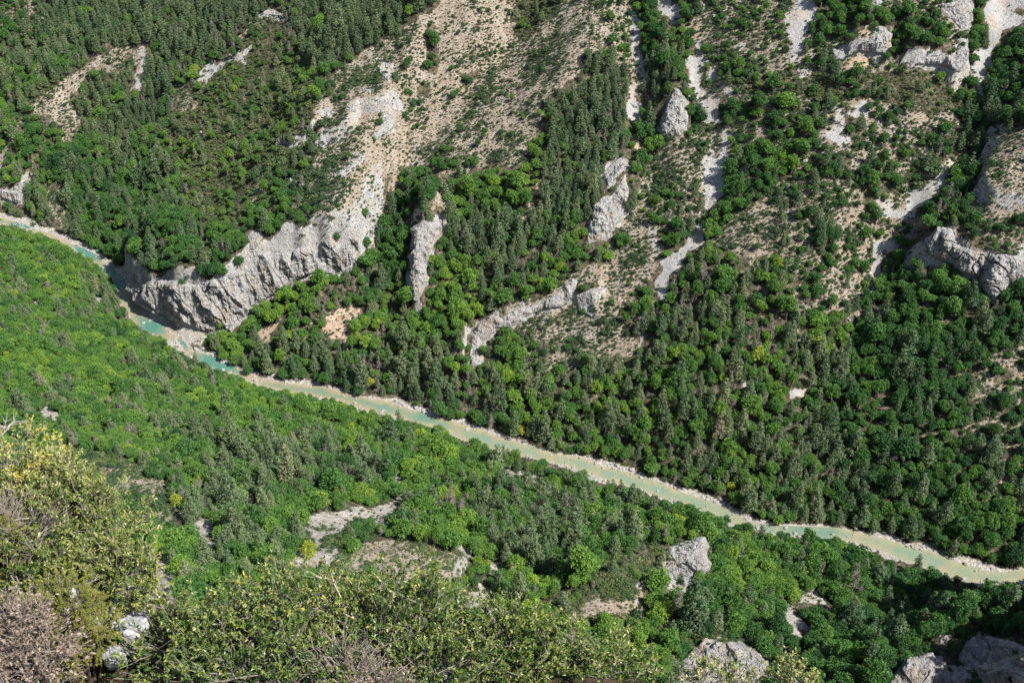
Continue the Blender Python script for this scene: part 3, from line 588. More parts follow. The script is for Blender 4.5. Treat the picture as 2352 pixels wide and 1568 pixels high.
bm = N.n('Bump', {'Height': N.noise(mpw.outputs[0], 1.2, 4, .65, .4), 'Strength': .6, 'Distance': .5})
p = N.n('BsdfPrincipled', {'Base Color': c, 'Roughness': N.math('ADD', .12, N.math('MULTIPLY', foam, .6)), 'Specular IOR Level': .45, 'Normal': bm.outputs[0]})
M_water = N.end(p.outputs[0])
sv = np.abs(S0); cw = cmid = None
sg = SF(GX, GY); near_river = (np.abs(sg) < 5)
fm = near_river[:-1, :-1] | near_river[1:, 1:] | near_river[:-1, 1:] | near_river[1:, :-1]
qs = Q.reshape(ny-1, nx-1, 4)[fm]; used, inv = np.unique(qs, return_inverse=True)
WV = V[used].copy(); inw = INW(WV[:, 0], WV[:, 1])
pools = [('R5', 150, 45, 16), ('R5', 560, 212, 17), ('R5', 640, 235, 14), ('R5', 760, 360, 17), ('R5', 850, 430, 15), ('R5', 1050, 715, 13), ('R5', 1000, 750, 12), ('R5', 1240, 850, 9), ('R5', 1430, 960, 12), ('R5', 1520, 995, 11), ('N4', 130, 515, 9), ('N4', 260, 520, 12), ('N4', 400, 530, 11), ('N4', 520, 545, 9), ('R6', 1200, 1330, 10)]
pw = np.zeros(len(WV))
for r, a, b, rad in pools:
    q = loc(r, [(a, b)])[0]; w = plane0([q])[0]; pw = np.maximum(pw, np.exp(-((WV[:, 0]-w[0])**2+(WV[:, 1]-w[1])**2)/rad**2)*(.75 if r == 'R6' else .62 if r == 'N4' else 1.15))
rw = np.zeros(len(WV))
for r, a, b, rad in [('N4', 5, 495, 5), ('N3', 930, 190, 8), ('N3', 1000, 230, 10), ('N4', 1560, 850, 16), ('N4', 1780, 850, 14), ('R6', 1150, 1330, 6), ('R5', 1340, 900, 6), ('N3', 1500, 400, 9)]:
    w = plane0(loc(r, [(a, b)]))[0]; rw = np.maximum(rw, .8*np.exp(-((WV[:, 0]-w[0])**2+(WV[:, 1]-w[1])**2)/rad**2))
WV[:, 2] = 0
water = obj('river_water', mesh('river_water', WV, inv.reshape(-1, 4), M_water, True, floats={'pool': pw, 'rapid': rw, 'depth': np.clip(inw/7, 0, 1), 'downstream': sstep(-120, 20, WV[:, 0])}))
tag(water, kind='structure')
# ------------------------------------------------------------------ rock outcrops: fractured relief standing proud of the slope
def outcrop(P, T, name, hang=.0, px_step=1.25, seed=0, fade=None):
    P = np.array(P, float); x0, y0 = P.min(0)-3; x1, y1 = P.max(0)+3
    if x1 < -40 or y0 > 1600: return None
    xs = np.arange(x0, x1, px_step); ys = np.arange(y0, y1, px_step); U, W = np.meshgrid(xs, ys)
    jx = 4*fbm(U/16, W/16, None, 91, 3); jy = 4*fbm(U/16, W/16, None, 97, 3)
    m = inpoly(U+jx, W+jy, P)
    e = np.full(U.shape, 1e9)
    for i in range(len(P)):
        ax, ay = P[i-1]; bx, by = P[i]; dx, dy = bx-ax, by-ay; L = dx*dx+dy*dy+1e-9
        t = np.clip(((U-ax)*dx+(W-ay)*dy)/L, 0, 1); e = np.minimum(e, np.hypot(U-ax-t*dx, W-ay-t*dy))
    h = hit(U.ravel(), W.ravel(), H).reshape(U.shape+(3,))
    dist = np.linalg.norm(h-np.array([0, 0, CAMZ]), axis=-1); mpp = dist/F
    gx, gy = slope(h[..., 0], h[..., 1], 3.5); n = np.stack([-gx, -gy, np.ones_like(gx)], -1); n /= np.linalg.norm(n, axis=-1)[..., None]
    X, Y, Z = h[..., 0], h[..., 1], h[..., 2]; th = RNG.random()*.6
    xr = X*math.cos(.5)+Y*math.sin(.5); yr = -X*math.sin(.5)+Y*math.cos(.5)
    blk = vn(xr/2.8, yr/3.4, Z/13, 101); blk = np.round(blk*3.2)/3.2
    blk2 = vn(xr/1.3+4, yr/1.5, Z/4.5, 107); blk2 = np.round(blk2*2.5)/2.5
    bed = vn(xr/30, yr/30, Z/1.1+.4*fbm(X/8, Y/8, None, 113, 2), 109)
    rid = 1-np.abs(fbm(X/9, Y/9, Z/12, 103, 3))*2
    prof = np.where(m, 1-np.exp(-(e*mpp)/(T*.45)), 0)
    if name == 'cliff' and T > 3.4 and yr.size:
        but = 1-np.abs(vn((xr+.35*Z)/11, yr/40, Z/70, 131))*2.6
        D0 = 2.6*prof*np.clip(but, -1, 1) - 2.2*prof*(np.abs(vn((xr+.5*Z)/5.5, yr/9, Z/40, 137)) < .07)
    else: D0 = 0
    D = D0 + T*prof*(.42+.33*rid+.42*blk+.16*blk2+.09*bed) + prof*.35*fbm(X/1.1, Y/1.1, Z/1.1, 111, 2)
    rg = 1-2*np.abs(fbm(xr/2.3, yr/2.3, Z/4.5, 151, 4, .6)); D = D + prof*np.minimum(T*.3, .95)*rg - prof*.7*(np.abs(fbm(xr/4, yr/4, Z/9, 153, 3)) < .035)
    D = np.where(m, D, -.8)
    pos = h + n*D[..., None]
    good = m.copy()
    q = np.stack(np.unravel_index(np.arange(U.size), U.shape), -1)
    ii = np.arange(U.size).reshape(U.shape)
    near = m.copy(); near[1:] |= m[:-1]; near[:-1] |= m[1:]; near[:, 1:] |= near[:, :-1]; near[:, :-1] |= near[:, 1:]
    f = near[:-1, :-1] & near[1:, :-1] & near[:-1, 1:] & near[1:, 1:]
    jump = np.maximum.reduce([dist[:-1, :-1], dist[1:, 1:], dist[1:, :-1], dist[:-1, 1:]]) - np.minimum.reduce([dist[:-1, :-1], dist[1:, 1:], dist[1:, :-1], dist[:-1, 1:]])
    f &= jump < 14*px_step
    Fq = np.stack([ii[1:, :-1][f], ii[1:, 1:][f], ii[:-1, 1:][f], ii[:-1, :-1][f]], -1)
    if len(Fq) < 4: return None
    used, inv = np.unique(Fq, return_inverse=True)
    return obj(name, mesh(name, pos.reshape(-1, 3)[used], inv.reshape(-1, 4), M_rock, False))
ROCKL = {}
rk = [(i, P) for i, (c_, P) in enumerate(regs) if c_ == 'R']
def parea(P): P = np.array(P); return .5*abs(np.dot(P[:, 0], np.roll(P[:, 1], 1))-np.dot(P[:, 1], np.roll(P[:, 0], 1)))
for k, (i, P) in enumerate(rk):
    A_ = parea(P); cxy = np.mean(P, 0); big = A_ > 9000
    T = float(np.clip(math.sqrt(A_)*.045, .9, 4.2))
    o = outcrop(P, T, 'cliff' if big else 'rock_outcrop', px_step=1.2)
    if o is None: continue
    ROCKL[k] = (o, cxy, A_)
RLAB = """small pale outcrop high on the left slope above the grey scree
rock face at the left edge above the river
white slab patch high on the pale slope right of the pine wood
white slab with an overhang in the middle of the pale slope
long white ledge running down the lower pale slope
white crag among dark trees left of the pale slope
small grey overhang on the upper left of the pale slope
grey rock step where the scrub meets the pale slope
small white slab near the top of the pale slope
white rock patch just above the right end of the high cliff
tall pointed grey pinnacle left of the long scree
large jagged white rib right of the central pine wood
upper smaller crag above the jagged white rib
layered grey crag at the top edge beside the right scree
layered crag with a rounded top in the upper right scrub
small crag left of the layered crag in the upper right
long layered cliff band ending in a tower near the right scree
small grey crag cut by the top edge
low pale outcrop below the upper grey scree
high vertical limestone cliff rising directly from the river bend
bright crag on the rim above the high cliff
right hand limestone wall of the cliff with ochre stains
narrow white rock pillar standing in the dark ravine
small rock tooth in the bright wood right of the pillar
short rock spike lower in the bright wood right of the pillar
white rock band below the jagged rib in the centre
pale rock ledge climbing right from the centre wood
grey hollowed rock face under the pale ledge
crooked white rock rib descending into the centre wood
broad domed grey cliff at the right edge
white rock spur with a rounded nose in the near wood
pale crag below the white rock spur
small crag right of the pale crag below the spur
rounded pale rock alone right of the white spur
tiny pale rock between the spur and the lower crag
large grey crag at the bottom edge right of the bushes
rugged shaded cliff in the lower right corner
dark fractured ridge left of the lower right corner cliff
white crag at the bottom edge beside the large grey one
small shaded rock above the dark fractured ridge
thin pale rock rib left of the dark fractured ridge
pale oval rock in the green slope left of the river
small pinkish rock beside the pale oval one on the left slope
narrow pink rock patch on the left green slope
small white rock high in the left green slope""".split(chr(10))
for k, (o, cxy, A_) in ROCKL.items(): tag(o, RLAB[k], 'cliff' if o.name.startswith('cliff') else 'rock')
# ------------------------------------------------------------------ plant prototypes
def icosphere(sub):
    bm = bmesh.new(); bmesh.ops.create_icosphere(bm, subdivisions=sub, radius=1)
    v = np.array([q.co[:] for q in bm.verts]); f = np.array([[q.index for q in p.verts] for p in bm.faces]); bm.free(); return v, f
def leafcards(C, Nn, size, rng, aspect=1.5, bend=0.):
    """one small quad per point"""
    n = len(C); Nn = Nn/np.linalg.norm(Nn, axis=1)[:, None]
    a = np.cross(Nn, rng.normal(size=(n, 3))); a /= np.linalg.norm(a, axis=1)[:, None]; b = np.cross(Nn, a)
    s = (size*rng.uniform(.7, 1.3, n))[:, None]
    V = np.stack([C-a*s*aspect*.5, C-b*s*.5, C+a*s*aspect*.5, C+b*s*.5], 1).reshape(-1, 3)
    return V, np.arange(4*n).reshape(-1, 4)
def blob(cent, rad, n, size, rng, flat=1., jit=.55, upper=-.35):
    d = rng.normal(size=(n*2, 3)); d /= np.linalg.norm(d, axis=1)[:, None]; d = d[d[:, 2] > upper][:n]
    r = rad*rng.uniform(.72, 1.04, len(d))[:, None]
    C = np.array(cent)+d*r*np.array([1, 1, flat]); Nn = d+rng.normal(size=d.shape)*jit
    return leafcards(C, Nn, size, rng)
def tube(pts, r0, r1, k=5):
    pts = np.array(pts, float); V = []; n = len(pts)
    for i, p in enumerate(pts):
        t = pts[min(i+1, n-1)]-pts[max(i-1, 0)]; t = t/(np.linalg.norm(t)+1e-9)
        a = np.cross(t, [.31, .9, .17]); a /= np.linalg.norm(a)+1e-9; b = np.cross(t, a); r = r0+(r1-r0)*i/(n-1)
        for j in range(k): w = 2*PI*j/k; V.append(p+r*(a*math.cos(w)+b*math.sin(w)))
    Fq = [[i*k+j, i*k+(j+1) % k, (i+1)*k+(j+1) % k, (i+1)*k+j] for i in range(n-1) for j in range(k)]
    return np.array(V), np.array(Fq)
def merge(parts):
    V, Fq, o = [], [], 0
    for v, f in parts: V.append(v); Fq.append(f+o); o += len(v)
    return np.vstack(V), np.vstack(Fq)
def proto_broad(seed):
    r = np.random.default_rng(seed); P = []; W = [tube([(0, 0, -1), (0, .05, .8), (.1, 0, 1.6)], .16, .1)]
    asp = r.uniform(.85, 1.25); nc = 32; ax, ay = r.uniform(.85, 1.1), r.uniform(.85, 1.1)
    lop = r.normal(size=2)*.15
    for i in range(nc):
        u = (i+.5)/nc; z = 1-1.35*u; ph = i*2.39996+r.uniform(-.3, .3); q = math.sqrt(max(0, 1-z*z)); k = r.uniform(.52, .95)
        cpos = np.array([math.cos(ph)*q*k*ax+lop[0]*z, math.sin(ph)*q*k*ay+lop[1]*z, 1.35*asp+z*k*.95*asp]); rad = r.uniform(.19, .38)
        P.append(blob(cpos, rad, 46, .115, r, jit=.95))
        if i % 4 == 0: W.append(tube([(0, .02, 1.), cpos*.6+np.array([0, 0, .3]), cpos], .07, .02, 4))
    P.append(blob((0, 0, 1.3*asp), .62, 110, .2, r))
    return merge(P), merge(W)
def proto_pine(seed):
    r = np.random.default_rng(seed); h = r.uniform(3.0, 3.9); P = []; lean = r.normal(size=2)*.06
    W = [tube([(0, 0, -1), (lean[0]*.5, 0, h*.5), (lean[0]*h, lean[1]*h, h*.97)], .11, .03)]
    nl = 8
    for i in range(nl):
        t = i/(nl-1); z = h*(.28+.72*t); R = (.92*(1-t)**.75+.10)*r.uniform(.85, 1.12); m = max(1, int(7*(1-t)+1.5)); p0 = r.uniform(0, 6.3)
        for j in range(m):
            a = p0+j*2*PI/m+r.uniform(-.3, .3); q = R*r.uniform(.45, .82) if m > 1 else 0
            cpos = np.array([math.cos(a)*q+lean[0]*z, math.sin(a)*q+lean[1]*z, z+r.uniform(-.12, .12)])
            P.append(blob(cpos, r.uniform(.28, .44)*(1-.3*t), 46, .105, r, flat=.7, jit=.6, upper=-.3))
            if j % 2 == 0: W.append(tube([(lean[0]*z, lean[1]*z, z-.12), cpos], .03, .012, 3))
    return merge(P), merge(W)
def proto_dead(seed):
    r = np.random.default_rng(seed); h = r.uniform(2.6, 3.4); W = [tube([(0, 0, -1), (.05, 0, h*.5), (.1, .05, h)], .09, .02)]; P = []
    for i in range(42):
        t = r.uniform(.25, 1); z = h*t; a = r.uniform(0, 6.3); L = (1.15-t)*r.uniform(.5, .95)
        d = np.array([math.cos(a), math.sin(a), r.uniform(-.1, .45)])*L; p0 = np.array([.05, 0, z]); mid = p0+d*.5+r.normal(size=3)*.04
        W.append(tube([p0, mid, p0+d], .024, .007, 3))
        for k in range(2):
            q = mid if k else p0+d*.75; W.append(tube([q, q+r.normal(size=3)*.2], .012, .005, 3))
        if i % 2: P.append(blob(p0+d*.85, .2, 24, .07, r, flat=.6, jit=1., upper=-1))
        if i % 3 == 0: P.append(blob(p0+d*.5, .22, 16, .07, r, flat=.6, jit=1., upper=-1))
    return merge(P), merge(W)
def proto_shrub(seed):
    r = np.random.default_rng(seed); P = []; W = [tube([(0, 0, -.3), (.05, 0, .35)], .05, .03, 4)]
    for i in range(9):
        a = i*2.4+r.uniform(-.4, .4); q = .55*math.sqrt(i/9)*r.uniform(.8, 1.2); c = np.array([math.cos(a)*q, math.sin(a)*q, .42-.25*q+r.uniform(-.08, .1)])
        P.append(blob(c, r.uniform(.26, .42), 22, .17, r, flat=.85, jit=.7, upper=-.2))
        if i % 3 == 0: W.append(tube([(0, 0, .1), c], .03, .012, 3))
    return merge(P), merge(W)
def crown_mesh(name, pm, mat): (v, f) = pm; return mesh(name, v, f, mat, False)
PROTO = {}
for kind, fn, n, cm, wm in (('broadleaf', proto_broad, 8, M_broad, M_bark), ('pine', proto_pine, 7, M_pine, M_bark), ('dead', proto_dead, 4, M_dead, M_greybark), ('shrub', proto_shrub, 6, M_shrub, M_bark)):
    PROTO[kind] = []
    for i in range(n):
        (cv, cf), (wv, wf) = fn(100+i*17)
        full = mesh(kind+'_full', np.vstack([cv, wv]), np.vstack([cf, wf+len(cv)]), mats=[cm, wm], midx=[0]*len(cf)+[1]*len(wf))
        PROTO[kind].append((mesh(kind+'_crown', cv, cf, cm), mesh(kind+'_trunk', wv, wf, wm), full))
# ------------------------------------------------------------------ scatter
XR = (-760, 560); YR = (110, 1330)
def jgrid(cell, seed):
    r = np.random.default_rng(seed); gx = np.arange(XR[0], XR[1], cell); gy = np.arange(YR[0], YR[1], cell)
    X, Y = np.meshgrid(gx, gy); X = X+((np.arange(X.shape[0]) % 2)*cell*.5)[:, None]
    X = (X+r.uniform(-.42, .42, X.shape)*cell).ravel(); Y = (Y+r.uniform(-.42, .42, Y.shape)*cell).ravel()
    return X, Y, r
def lut(dct, default=0.):
    a = np.full(len(CL), default)
    for k, v in dct.items(): a[CL[k]] = v
    return a
def visible(x, y, z, top):
    ok = np.ones(len(x), bool)
    for t in np.linspace(.35, .985, 46): ok &= ~(H(x*t, y*t) > CAMZ+(z+top-CAMZ)*t+2.)
    return ok
ents = []   # kind, x, y, z, radius, height factor, tint
def emit(kind, x, y, z, r, h, t): ents.append((kind, np.stack([x, y, z, r, h, np.clip(t, 0, 1)], -1)))
def area_filter(X, Y, mx=190, mtop=90, mbot=70):
    Z = H(X, Y); px, py, d = project(X, Y, Z)
    k = (px > -mx) & (px < 2352+mx+60) & (py > -mtop) & (py < 1568+mbot) & (d > 90)
    return X[k], Y[k], Z[k], k
SPECIAL = [ # picture position of the crown base (2352 px wide frame), kind, crown radius m, height factor, tint, label
 (713,1262,'broadleaf',3.6,1.05,.88,'round lime green tree on the left edge of the white gravel clearing'),
 (812,1248,'broadleaf',3.8,1.05,.62,'round mid green tree casting its shadow left onto the white gravel clearing'),
 (635,1130,'broadleaf',2.8,1.,.86,'round lime tree in the wood above and left of the gravel clearing'),
 (845,1082,'broadleaf',2.7,1.,.86,'lime green tree in the wood just below the middle of the river'),
 (408,1150,'broadleaf',3.0,1.,.9,'bright lime tree right of the pale patch beside the left evergreen bush'),
 (1372,885,'broadleaf',4.4,1.15,.80,'large rounded yellow green tree above the river in the centre of the far bank wood'),
 (1486,690,'broadleaf',4.5,1.1,.55,'large round green tree standing alone beside the lower end of the long grey scree'),
 (852,875,'broadleaf',3.2,1.,.98,'yellow tree on the far river bank, left of centre'),
 (1198,985,'broadleaf',3.4,1.1,.96,'ochre yellow tree on the far bank where the river widens'),
 (280,515,'broadleaf',5.0,1.25,.62,'tall bright green tree at the foot of the left wood beside the dark gully'),
 (1690,355,'broadleaf',3.9,1.15,.60,'round green tree right of the fork of the long grey scree'),
 (1500,500,'broadleaf',3.6,1.2,.35,'dark round tree on the left edge of the long scree'),
 (1640,500,'broadleaf',4.3,1.1,.45,'large double crowned tree right of the long scree, below its narrowest bend'),
 (875,280,'broadleaf',2.6,1.1,.25,'dark evergreen tree alone on the pale limestone slab'),
 (935,150,'broadleaf',3.2,1.6,.22,'tall dark evergreen clump near the top of the pale slab'),
 (1000,100,'broadleaf',4.2,1.5,.3,'dark leafy clump in the groove high on the pale slope'),
 (672,400,'broadleaf',2.6,1.1,.25,'dark round evergreen on the left edge of the pale slab'),
 (705,480,'broadleaf',3.3,1.1,.25,'dark evergreen oak above the left end of the cliff'),
 (775,545,'broadleaf',2.8,1.4,.25,'dark oak standing on the rim of the high cliff'),
 (800,360,'broadleaf',2.5,1.2,.4,'green bushy tree in the middle of the pale limestone slab'),
 (1098,330,'broadleaf',2.6,1.2,.25,'dark tree with a lighter one beside it below the pale slope'),
 (840,490,'broadleaf',3.2,1.,.4,'green tree on pale ground just above the cliff'),
 (1900,395,'broadleaf',3.6,1.1,.35,'round dark tree in the open scrub right of centre'),
 (1965,600,'broadleaf',3.6,1.1,.5,'green tree on the left edge of the right scree tongue'),
 (1985,540,'broadleaf',4.0,1.1,.45,'large green tree above the right scree tongue'),
 (2010,500,'broadleaf',3.8,1.3,.35,'dark tall tree left of the upper right scree'),
 (1232,1435,'broadleaf',5.2,1.05,.72,'big bright green tree directly behind the foreground bush, right of centre'),
 (1795,1352,'broadleaf',2.6,1.,.88,'lime green tree above the small grey clearings at lower right'),
 (398,1405,'broadleaf',3.2,1.2,.84,'lime green tree beside the foreground bush, right of the left gravel patch'),
 (1100,1300,'broadleaf',3.3,1.1,.6,'green tree at the right end of the dry rock slab'),
]
SPECXY = []
for q in SPECIAL:
    p = hit([q[0]], [q[1]], H)[0]; dd = math.dist(p, (0, 0, CAMZ)); p = hit([q[0]], [q[1]+q[3]*q[4]*1.1*F/dd], H)[0]; SPECXY.append(p)
SPX = np.array(SPECXY); SPR = np.array([q[3] for q in SPECIAL])
def clear_special(x, y, f=1.05):
    ok = np.ones(len(x), bool)
    for p, r in zip(SPX, SPR): ok &= np.hypot(x-p[0], y-p[1]) > r*f
    return ok
# trees
def tree_pass(cell, seed, prob, only_left):
    X, Y, r = jgrid(cell, seed); X, Y, Z, _ = area_filter(X, Y)
    c, px, py, d, s = classify(X, Y, Z, 6, 6.5)
    gx, gy = slope(X, Y); sl = np.hypot(gx, gy); n = len(X)
    p = lut(prob)[c]*np.where(sl > 1.7, .25, 1.)
    p = np.where((s < 0) & (c == CL['M']), .06, p)
    keep = (r.random(n) < p) & clear_special(X, Y)
    X, Y, Z, c, px, py, d, s = [q[keep] for q in (X, Y, Z, c, px, py, d, s)]; n = len(X)
    v = visible(X, Y, Z, 9); X, Y, Z, c, px, py, d, s = [q[v] for q in (X, Y, Z, c, px, py, d, s)]; n = len(X)
    big = fbm(X/45, Y/45, None, 201, 2); sm = fbm(X/14, Y/14, None, 203, 2)
    pine = r.random(n)+big*.35+sm*.45 < lut(dict(X=.46, C=.88, B=.15, D=.12, T=.13, L=.05, M=.30, H=.18, S=.1, U=.05, K=.3))[c]
    dead = r.random(n)+.5*fbm(X/30, Y/30, None, 207, 2) < lut(dict(M=.17, C=.03, X=.006, H=.015, L=-.06, T=-.03, D=-.1))[c]
    kd = np.where(dead, 2, np.where(pine, 1, 0))
    R = lut(dict(X=3.05, C=2.7, B=3., D=3.3, T=3.1, L=2.6, M=2.1, H=2.1, S=1.5, U=2., K=1.6, R=1.2, Q=1.5, E=1.5))[c]*np.exp(r.normal(size=n)*.27)
    R *= np.where(kd == 1, 1.12, 1.)*np.where(kd == 2, .85, 1.)
    # open-grown riverside and left-slope trees are lower
    hh = np.where(kd == 0, r.uniform(.75, 1.3, n), r.uniform(.75, 1.3, n)*np.where(R < 2.2, .9, 1.))
    hh = np.where(np.isin(c, [CL['L']]), hh*.85, hh)
    t = lut(dict(X=.36, C=.30, B=.45, D=.26, T=.44, L=.44, M=.42, H=.24, S=.2, U=.2, K=.4, R=.2, Q=.3), .3)[c] + big*.12 + sm*.22 + r.normal(size=n)*.10
    t += np.where(c == CL['L'], r.normal(size=n)*.08, 0)
    t = np.minimum(t, .80); t = np.where((r.random(n) < .010) & (kd == 0) & np.isin(c, [CL['T'], CL['L'], CL['X']]), .82, t)
    t = np.where(kd == 1, lut(dict(C=.30, X=.42, T=.5, L=.6, M=.6, D=.3), .45)[c]+sm*.2+r.normal(size=n)*.12, t)
    t = t + np.where(s > 0, .06-.08*sstep(1700, 2352, px), .02)
    topz = np.where(kd == 0, 1.35, 1.8)*R*np.where(kd == 0, hh, hh); c1 = crowncls(X, Y, Z+topz); c2 = crowncls(X, Y, Z+topz*1.55); c3 = crowncls(X, Y, Z+topz*.5)
    op = [CL[q] for q in 'KGEW']; semi = [CL[q] for q in 'SRQ']; u = r.random(n)
    bad = np.isin(c1, op) | (np.isin(c2, op) & (u < .75)) | ((np.isin(c1, semi)|np.isin(c2, semi)) & ~np.isin(c, semi) & (u < .95)) | (np.isin(c3, op) & (u < .8))
    hgt = np.isin(c, [CL['H'], CL['S']]); bad &= ~(hgt & (u > .8))
    for k, nm in ((0, 'broadleaf'), (1, 'pine'), (2, 'dead')):
        m = (kd == k) & ~bad; emit(nm, X[m], Y[m], Z[m]-.25*R[m], R[m], hh[m], t[m])
tree_pass(4.5, 1, dict(X=.88, C=1., B=.9, D=.88, T=.92, L=.3, M=.36, H=.56, S=.10, U=.5, Q=.01, E=.12, R=.05, K=.03), False)
tree_pass(4.1, 2, dict(L=.92), True)
# shrubs
X, Y, r = jgrid(2.05, 3); X, Y, Z, _ = area_filter(X, Y, 60, 40, 60)
c, px, py, d, s = classify(X, Y, Z, 6, 6.5); gx, gy = slope(X, Y); sl = np.hypot(gx, gy)
clump = fbm(X/9, Y/9, None, 211, 2); clump2 = fbm(X/28, Y/28, None, 213, 2)
p = lut(dict(X=.25, C=.05, B=.3, D=.25, T=.3, L=.08, M=1., H=1.2, S=1.0, U=.7, Q=.55, E=.30, G=.03, R=.5, K=.16))[c]
p = p*(1+np.clip(clump*.9+clump2*.9, -.6, 1.)*np.where(c == CL['M'], .2, 1.))
keep = (r.random(len(X)) < p) & clear_special(X, Y, .9) & ((s > 1.2) | (s < -1.2))
X, Y, Z, c, px, py, d, s, cl2 = [q[keep] for q in (X, Y, Z, c, px, py, d, s, clump+clump2)]; v = visible(X, Y, Z, 2); X, Y, Z, c, px, cl2 = [q[v] for q in (X, Y, Z, c, px, cl2)]; n = len(X)
R = lut(dict(M=1.6, H=1.5, S=1.22, U=1.3, Q=.95, E=1., G=.9, R=.9, K=.8), 1.2)[c]*np.exp(r.normal(size=n)*.36+.45*cl2)
t = lut(dict(M=.62, H=.36, S=.26, Q=.55, R=.3, U=.35), .35)[c]+r.normal(size=n)*.14+.15*fbm(X/30, Y/30, None, 217, 2)
emit('shrub', X, Y, Z-.08, R, r.uniform(.75, 1.25, n), t)
# second, finer layer of low tufts on the open slopes
X, Y, r = jgrid(1.7, 4); X, Y, Z, _ = area_filter(X, Y, 10, 10, 60)
c, px, py, d, s = classify(X, Y, Z, 6, 6.5)
p = lut(dict(M=.6, H=.9, S=.85, Q=.5, E=.22, G=.012, R=.10))[c]*(1+np.clip(fbm(X/6, Y/6, None, 219, 2)*1.4, -.8, 1.2))
keep = r.random(len(X)) < p; X, Y, Z, c = [q[keep] for q in (X, Y, Z, c)]; v = visible(X, Y, Z, 1); X, Y, Z, c = [q[v] for q in (X, Y, Z, c)]; n = len(X)
emit('shrub', X, Y, Z-.05, r.uniform(.4, .95, n), r.uniform(.6, 1.1, n), .40+r.normal(size=n)*.2)
# ------------------------------------------------------------------ individuals and the uncountable rest
byk = {}
for k, a in ents: byk.setdefault(k, []).append(a)
KN = {'broadleaf': ('broadleaf_tree', 'tree'), 'pine': ('pine_tree', 'pine tree'), 'dead': ('dead_tree', 'dead tree'), 'shrub': ('shrub', 'shrub')}
def zone(px, py, s):
    if s > 0:
        if px < 900: return 'on the far slope, left part' if py < 560 else 'between the cliff foot and the river'
        if px < 1500: return 'in the middle of the far slope above the river'
        return 'on the right part of the far slope'
    if px < 480: return 'on the near slope left of the gravel clearings' if py > 1000 else 'on the green slope left of the river bend'
    if px < 1100: return 'around the white gravel clearings' if py > 1150 else 'in the near wood below the left half of the river'
    if px < 1700: return 'around the pale rock spur' if py > 1180 else 'in the near wood along the middle of the river'
    return 'in the shaded lower right corner' if py > 1400 else 'between the lower right rocks and the river'
ADJ = {'broadleaf': ['dark green', 'green', 'bright green'], 'pine': ['dark grey green', 'grey green', 'brownish green'], 'dead': ['grey leafless', 'grey leafless', 'reddish brown dead'], 'shrub': ['dark low', 'low green', 'pale olive']}
def plant(kind, i, p, scl, rz, tint, label, group, parts=True):
    nm, cat = KN[kind]; cr, tk, full = PROTO[kind][i % len(PROTO[kind])]
    if parts:
        e = obj(nm, None, None, p); e.rotation_euler = (0, 0, rz); e.scale = scl
        a = obj('crown' if kind != 'shrub' else 'foliage', cr, e); b = obj('trunk' if kind != 'shrub' else 'stem', tk, e); a['tint'] = float(tint); b['tint'] = float(tint)
    else:
        e = obj(nm, full, None, p); e.rotation_euler = (0, 0, rz); e.scale = scl; e['tint'] = float(tint)
    tag(e, label, cat, group); return e
for q, p in zip(SPECIAL, SPECXY):
    plant(q[2], int(q[0]), (p[0], p[1], p[2]-.3*q[3]), (q[3], q[3], q[3]*q[4]), q[0]*.7, q[5], q[6], 'single trees that stand out')
protocols = {}
